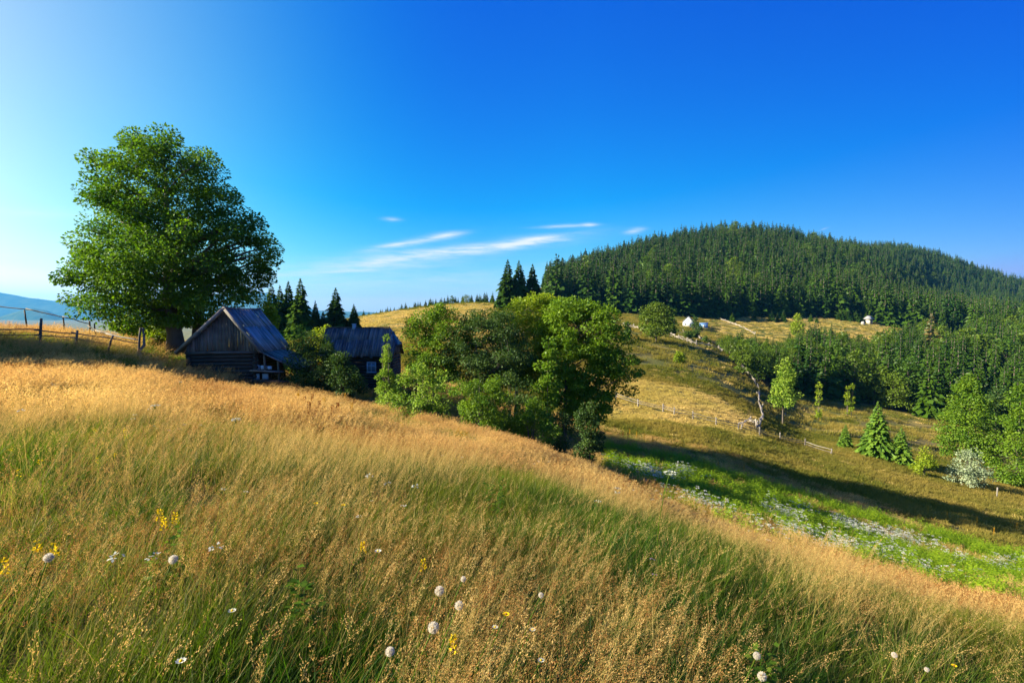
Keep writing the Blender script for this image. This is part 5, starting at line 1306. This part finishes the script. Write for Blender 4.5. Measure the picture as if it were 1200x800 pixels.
# leafy clumps and small blooms among the grass
x, y = wedge(5, 36, .42); U = Ucol(x, y); m = ~in_gully(U, y) & keep_off(x, y) & (fbm(x * .28, y * .28, 71, 2) + grng.normal(0, .2, len(x)) > .18); x, y = x[m], y[m]
place_grass('meadow_weeds', x, y, grng.integers(0, 2, len(x)), [nettle(34, 16, .4, .4, .8, .09).mesh('weeds', [G_WEED]), nettle(35, 11, .45, .35, .75, .08).mesh('weeds', [G_WEED])], .66, 'low leafy green weeds in clumps among the golden grass')['category'] = 'weeds'
def blooms(seed, m, n, h0, h1, size, kind):
    rng = np.random.default_rng(seed); b = MB()
    a = rng.uniform(0, 6.28, n); r = .18 * np.sqrt(rng.uniform(size=n)); h = rng.uniform(h0, h1, n)
    base = np.stack([np.cos(a) * r, np.sin(a) * r, np.full(n, -.05)], 1); lean = WIND * .5 + rng.normal(size=(n, 2)) * .1
    b.blades(base, h, .005, lean, np.zeros((n, 2)), rng.uniform(0, 3.14, n), 0, .5, seg=2)
    q = 12; k = np.repeat(np.arange(n), q); N = len(k); p = base[k].copy(); p[:, :2] += lean[k] * h[k][:, None]; p[:, 2] += h[k] * .97
    aa = rng.uniform(0, 6.28, N); rr = size * np.sqrt(rng.uniform(size=N))
    if kind == 'flat': p[:, 0] += np.cos(aa) * rr; p[:, 1] += np.sin(aa) * rr; p[:, 2] -= rr * .3
    else: p[:, 0] += np.cos(aa) * rr * .35; p[:, 1] += np.sin(aa) * rr * .35; p[:, 2] -= rng.uniform(0, 1, N) * size * 2.6
    b.kites(p, np.stack([np.cos(aa), np.sin(aa), rng.normal(size=N) * .4], 1), np.stack([rng.normal(size=N) * .5, rng.normal(size=N) * .5, np.ones(N)], 1), size * .6, size * .5, 1, rng.uniform(0, 1, N))
    return b.mesh('blooms', [G_GREEN, m])
G_LILAC = foliage('lilac_petals', (.30, .16, .34), (.48, .32, .50), transl=.4, tcol=(1, 1, 1), gloss=0)
BL = [blooms(1, G_YELLOW, 3, .45, .7, .020, 'spike'), blooms(2, G_YELLOW, 2, .4, .65, .016, 'flat'), blooms(3, G_WHITE, 3, .5, .75, .028, 'flat'), blooms(4, G_WHITE, 2, .4, .6, .016, 'flat'), blooms(5, G_LILAC, 2, .4, .65, .016, 'flat')]
x, y = wedge(2.5, 30, .55); U = Ucol(x, y); m = ~in_gully(U, y) & keep_off(x, y) & (fbm(x * .35, y * .35, 75, 2) + grng.normal(0, .3, len(x)) > .05); x, y = x[m], y[m]
place_grass('meadow_flowers', x, y, grng.choice(5, len(x), p=[.30, .18, .22, .18, .12]), BL, 1.0, 'scattered tiny yellow, white and lilac blooms among the grass')['category'] = 'flowers'

# ----------------------------------------------------------------- single flowers and weeds
frng = np.random.default_rng(99)
def flower(name, u, v, h, label, cat, builder, group=None, y0=1.2, dY=0.0):
    p = hit(u, v, h, y0=y0); rx, rz = ray(u, v); top = np.array([rx * p[1], p[1], rz * p[1]])
    e = empty(name, p, label, cat, group); builder(e, top - p); return e
def stem_to(e, top, r, m=None, bend=.12):
    b = MB(); u = np.linspace(0, 1, 5)[:, None]; base = np.array([top[0] - bend, top[1], -.05]) * [1, 1, 1]
    q = base * (1 - u) + np.array(top) * u; q[:, 0] -= .05 * np.sin(u[:, 0] * 3.14)
    b.tube(q, np.linspace(r * 1.3, r, 5), 5, tint=.5); b.build('stem', m or G_GREEN, e)
def clock(rad):
    def f(e, top):
        stem_to(e, top, .003)
        b = MB(); n = 520; d = rdir(n, frng); c = np.array(top)
        b.kites(c + d * rad * .18, d, rdir(n, frng), rad * frng.uniform(.62, .84, n), rad * .085, 0, frng.uniform(0, 1, n), wide=.86)
        b.kites(c + d * rad * .86, rdir(n, frng), d, rad * .2, rad * .06, 0, frng.uniform(.4, 1, n))
        b.build('seed_head', M_CLOCK, e)
    return f
M_CLOCK = foliage('seed_down', (.56, .52, .44), (.80, .76, .68), transl=.5, tcol=(1, 1, .95), gloss=0)
for k, (u, v, r, lb) in enumerate([(57, 653, .027, 'dandelion clock at the left of the meadow, larger of the two pale ones there'), (203, 655, .026, 'dandelion clock standing alone in green grass left of the middle'), (515, 692, .030, 'brightest white dandelion clock near the bottom middle'),
        (538, 709, .026, 'greyish dandelion clock just below and right of the brightest one'), (508, 735, .030, 'ragged white dandelion clock below the brightest one'), (543, 678, .019, 'small dandelion clock above and right of the brightest one'), (634, 697, .018, 'small dandelion clock beside a curved grass stalk right of the middle'),
        (457, 763, .022, 'dim dandelion clock low down left of the bottom middle'), (1048, 767, .022, 'dandelion clock at the bottom right in the grass'), (1086, 784, .018, 'smaller dandelion clock by the yellow flower at the bottom right'), (887, 768, .024, 'dandelion clock left of the green weed at the bottom right'), (893, 792, .026, 'dandelion clock at the bottom edge right of the middle')]):
    flower('dandelion_clock', u, v, .55, lb, 'flower', clock(r * .84))
def spike(n, L, rad, m):
    def f(e, top):
        stem_to(e, top, .003)
        b = MB(); t = frng.uniform(0, 1, n); a = frng.uniform(0, 6.28, n); c = np.array(top)
        p = c + np.stack([np.cos(a) * rad * (1.1 - t), np.sin(a) * rad * (1.1 - t), -L * (1 - t)], 1)
        b.kites(p, np.stack([np.cos(a), np.sin(a), .5 + 0 * a], 1), frng.normal(size=(n, 3)), .016, .011, 0, frng.uniform(0, 1, n)); b.build('flower_head', m, e)
    return f
def disc(rad, m, petals=16, centre=None):
    def f(e, top):
        stem_to(e, top, .0025)
        b = MB(); a = np.arange(petals) * 6.283 / petals; c = np.tile(np.array(top), (petals, 1))
        b.kites(c, np.stack([np.cos(a), np.sin(a) , .35 + 0 * a], 1), np.tile([0, -.3, 1.], (petals, 1)), rad, rad * .5, 0, frng.uniform(0, 1, petals), wide=.7); h = b.build('flower_head', m, e)
        if centre is not None:
            b = MB(); b.tube([np.array(top) + [0, 0, .002], np.array(top) + [0, 0, .008]], [rad * .3, rad * .22], 8); b.build('centre', centre, h)
    return f
for u, v, lb in [(531, 745, 'tall yellow flower spike near the bottom middle'), (496, 655, 'pale yellow flower spike above the dandelion clocks'), (425, 635, 'yellow flower spike left of the bottom middle'), (187, 596, 'left spike of the two yellow ones in green grass at the left'), (205, 601, 'right spike of the two yellow ones in green grass at the left'), (192, 607, 'lowest yellow flower spike between the two at the left'),
        (5, 655, 'yellow flower spike cut by the left frame edge'), (43, 633, 'small yellow flower spike near the left frame edge'), (63, 637, 'small yellow flower spike right of the one near the left frame edge')]:
    flower('yellow_flower', u, v, .55, lb, 'flower', spike(34, .07, .011, G_YELLOW))
for u, v, lb in [(593, 720, 'bright yellow round flower right of the dandelion clocks'), (1118, 780, 'yellow daisy on a straight stem at the bottom right'), (370, 590, 'small yellow flower in the golden grass left of the middle'), (402, 592, 'small yellow flower right of its twin in the golden grass')]:
    flower('yellow_flower', u, v, .55, lb, 'flower', disc(.018, G_YELLOW, 14, G_BROWN))
def umbel(rad, n=60):
    def f(e, top):
        stem_to(e, top, .004)
        b = MB(); rr = rad * np.sqrt(frng.uniform(size=n)); a = frng.uniform(0, 6.28, n); c = np.array(top)
        p = c + np.stack([np.cos(a) * rr, np.sin(a) * rr, -rr * rr / rad * .35 + frng.normal(size=n) * rad * .06], 1)
        b.kites(p, np.stack([np.cos(a), np.sin(a), 0 * a], 1), np.stack([frng.normal(size=n) * .4, frng.normal(size=n) * .4, np.ones(n)], 1), rad * .32, rad * .3, 0, frng.uniform(0, 1, n)); b.build('flower_head', G_WHITE, e)
        b = MB()
        for q in range(7): b.tube([c - [0, 0, rad * 1.1], c + [math.cos(q * .9) * rad * .7, math.sin(q * .9) * rad * .7, -rad * .15]], .002, 4, cap=False)
        b.build('stalk', G_GREEN, e)
    return f
for u, v, h, r, lb in [(277, 490, .7, .055, 'white umbel in the golden grass left of the middle slope'), (182, 474, .7, .06, 'wide white umbel high on the golden slope below the barn'), (251, 449, .7, .05, 'small white umbel right under the barn gable'), (211, 447, .7, .05, 'small white umbel under the left corner of the barn'), (143, 428, .6, .07, 'dim white flower in the shaded bank below the sagging fence'), (288, 437, .8, .06, 'white umbel before the barn shelf'),
        (443, 646, .55, .022, 'white star-shaped flower left of the dandelion clocks'), (272, 716, .5, .018, 'tiny white flower low at the left'), (212, 775, .45, .02, 'pale blue-white flower at the bottom left'), (580, 735, .5, .016, 'left tiny pale flower beside the bright yellow one'), (624, 738, .5, .016, 'tiny pale bell flower at the bottom right of the middle'), (634, 774, .5, .016, 'pale blue flower at the bottom right of the middle'),
        (785, 552, 1.1, .06, 'tall white umbel standing in the near part of the dip'), (628, 512, .9, .09, 'tall white umbel in front of the low green bush'), (750, 524, 1.1, .06, 'pale umbel alone in the shaded dip'), (1075, 655, .8, .10, 'white umbel at the near edge of the nettles')]:
    flower('white_umbel' if r > .03 else 'small_white_flower', u, v, h, lb, 'flower', umbel(r) if r > .03 else disc(r, G_WHITE, 9, G_YELLOW))
def dock(h, m):
    def f(e, top):
        n = 150; t = frng.uniform(.35, 1, n); a = frng.uniform(0, 6.28, n); H = top[2]
        b = MB(); b.tube([(0, 0, -.05), (.01, 0, H * .5), (.02, 0, H)], [.012, .009, .003], 5); b.build('stem', m, e)
        b = MB(); rr = .055 * (1.25 - t) + .012
        p = np.stack([np.cos(a) * rr * frng.uniform(.2, 1, n), np.sin(a) * rr * frng.uniform(.2, 1, n), t * H], 1)
        b.kites(p, np.stack([np.cos(a), np.sin(a), .8 + 0 * a], 1), frng.normal(size=(n, 3)), .05, .03, 0, frng.uniform(0, 1, n)); b.build('seed_head', m, e)
        b = MB(); k = 8; a = np.arange(k) * .8; b.kites(np.tile([0, 0, .05], (k, 1)), np.stack([np.cos(a), np.sin(a), .5 + 0 * a], 1), np.tile([0, 0, 1.], (k, 1)), .3, .09, 0, .5, fold=.1); b.build('leaf', G_GREEN, e)
    return f
for u, v, rr in [(349, 459, 0), (357, 465, 0), (366, 462, 0), (374, 470, 0), (380, 466, 0), (390, 475, 0), (404, 461, 0), (412, 472, 0), (396, 472, 0), (362, 471, 0)]:
    flower('dock_plant', u, v, .85, 'rusty brown dock spike in the row below the dark round bush', 'weed', dock(.9, G_RUST if frng.uniform() < .6 else G_AMBER), 'dock spikes below the dark round bush', y0=12)
for u, v in [(936, 572), (943, 570), (952, 576), (961, 580), (973, 577), (730, 505), (736, 507)]:
    flower('dock_plant', u, v, 1.0, 'dark brown dock spike standing in the shaded far part of the dip', 'weed', dock(1.1, G_RUST), 'dark dock spikes in the shaded dip', y0=26)
for u, v in [(825, 537), (842, 541), (872, 544), (738, 502), (746, 505), (755, 508), (765, 511), (1088, 592), (1165, 618), (1192, 612), (1145, 605), (1110, 600)]:
    flower('dock_plant', u, v, 1.0, 'amber plant spike standing along the far edge of the nettles', 'weed', dock(1.0, G_AMBER), 'amber spikes along the nettles', y0=24)
for u, v, lb in [(808, 575, 'orange-yellow withered plant in the near edge of the nettles'), (458, 476, 'amber withered plant in front of the pale narrow bush'), (540, 505, 'orange dry plant at the foot of the round glossy dark bush')]:
    p = hit(u, v, .6, y0=14); e = empty('withered_plant', p, lb, 'weed'); b = nettle(int(u), 22, .3, .45, .9, .10)
    b.build('foliage', G_AMBER, e)

# a leafy weed and its smaller companions in the near grass
for u, v, hh, lb in [(893, 748, .5, 'leafy green weed standing in the grass at the bottom right'), (356, 668, .45, 'leafy green weed in the grass left of the bottom middle'), (190, 628, .42, 'leafy green weed under the yellow spikes at the left')]:
    p = hit(u, v, hh); e = empty('leafy_weed', p, lb, 'weed'); b = nettle(int(u) + 3, 6, .09, hh * .7, hh + .12, .075); b.build('foliage', G_WEED, e)

# ----------------------------------------------------------------- the air
def haze():
    zs = [min((o.matrix_world @ Vector(c)).z for c in o.bound_box) for o in bpy.data.objects if o.type == 'MESH' and o.get('kind') == 'structure']
    z0 = min(zs) - 1.0; x0, x1, y0, y1 = -21500.0, 17000.0, -17000.0, 17000.0
    z1 = max((o.matrix_world @ Vector(c)).z for o in bpy.data.objects if o.type == 'MESH' and o.users_scene for c in o.bound_box) + 30.0
    m, nt, nd, lk = mat('pale_air')
    pv = N_(nt, 'ShaderNodeVolumePrincipled'); pv.inputs['Color'].default_value = (.08, .40, .88, 1); pv.inputs['Density'].default_value = 5.0e-5; pv.inputs['Anisotropy'].default_value = .15
    out = N_(nt, 'ShaderNodeOutputMaterial'); lk.new(pv.outputs[0], out.inputs['Volume'])
    b = MB(); b.box([(x0 + x1) / 2, (y0 + y1) / 2, (z0 + z1) / 2], [(x1 - x0) / 2, 0, 0], [0, (y1 - y0) / 2, 0], [0, 0, (z1 - z0) / 2])
    tag(b.build('haze', m), kind='stuff'); print('HAZE z', z0, z1)
bpy.context.view_layer.update()
haze()
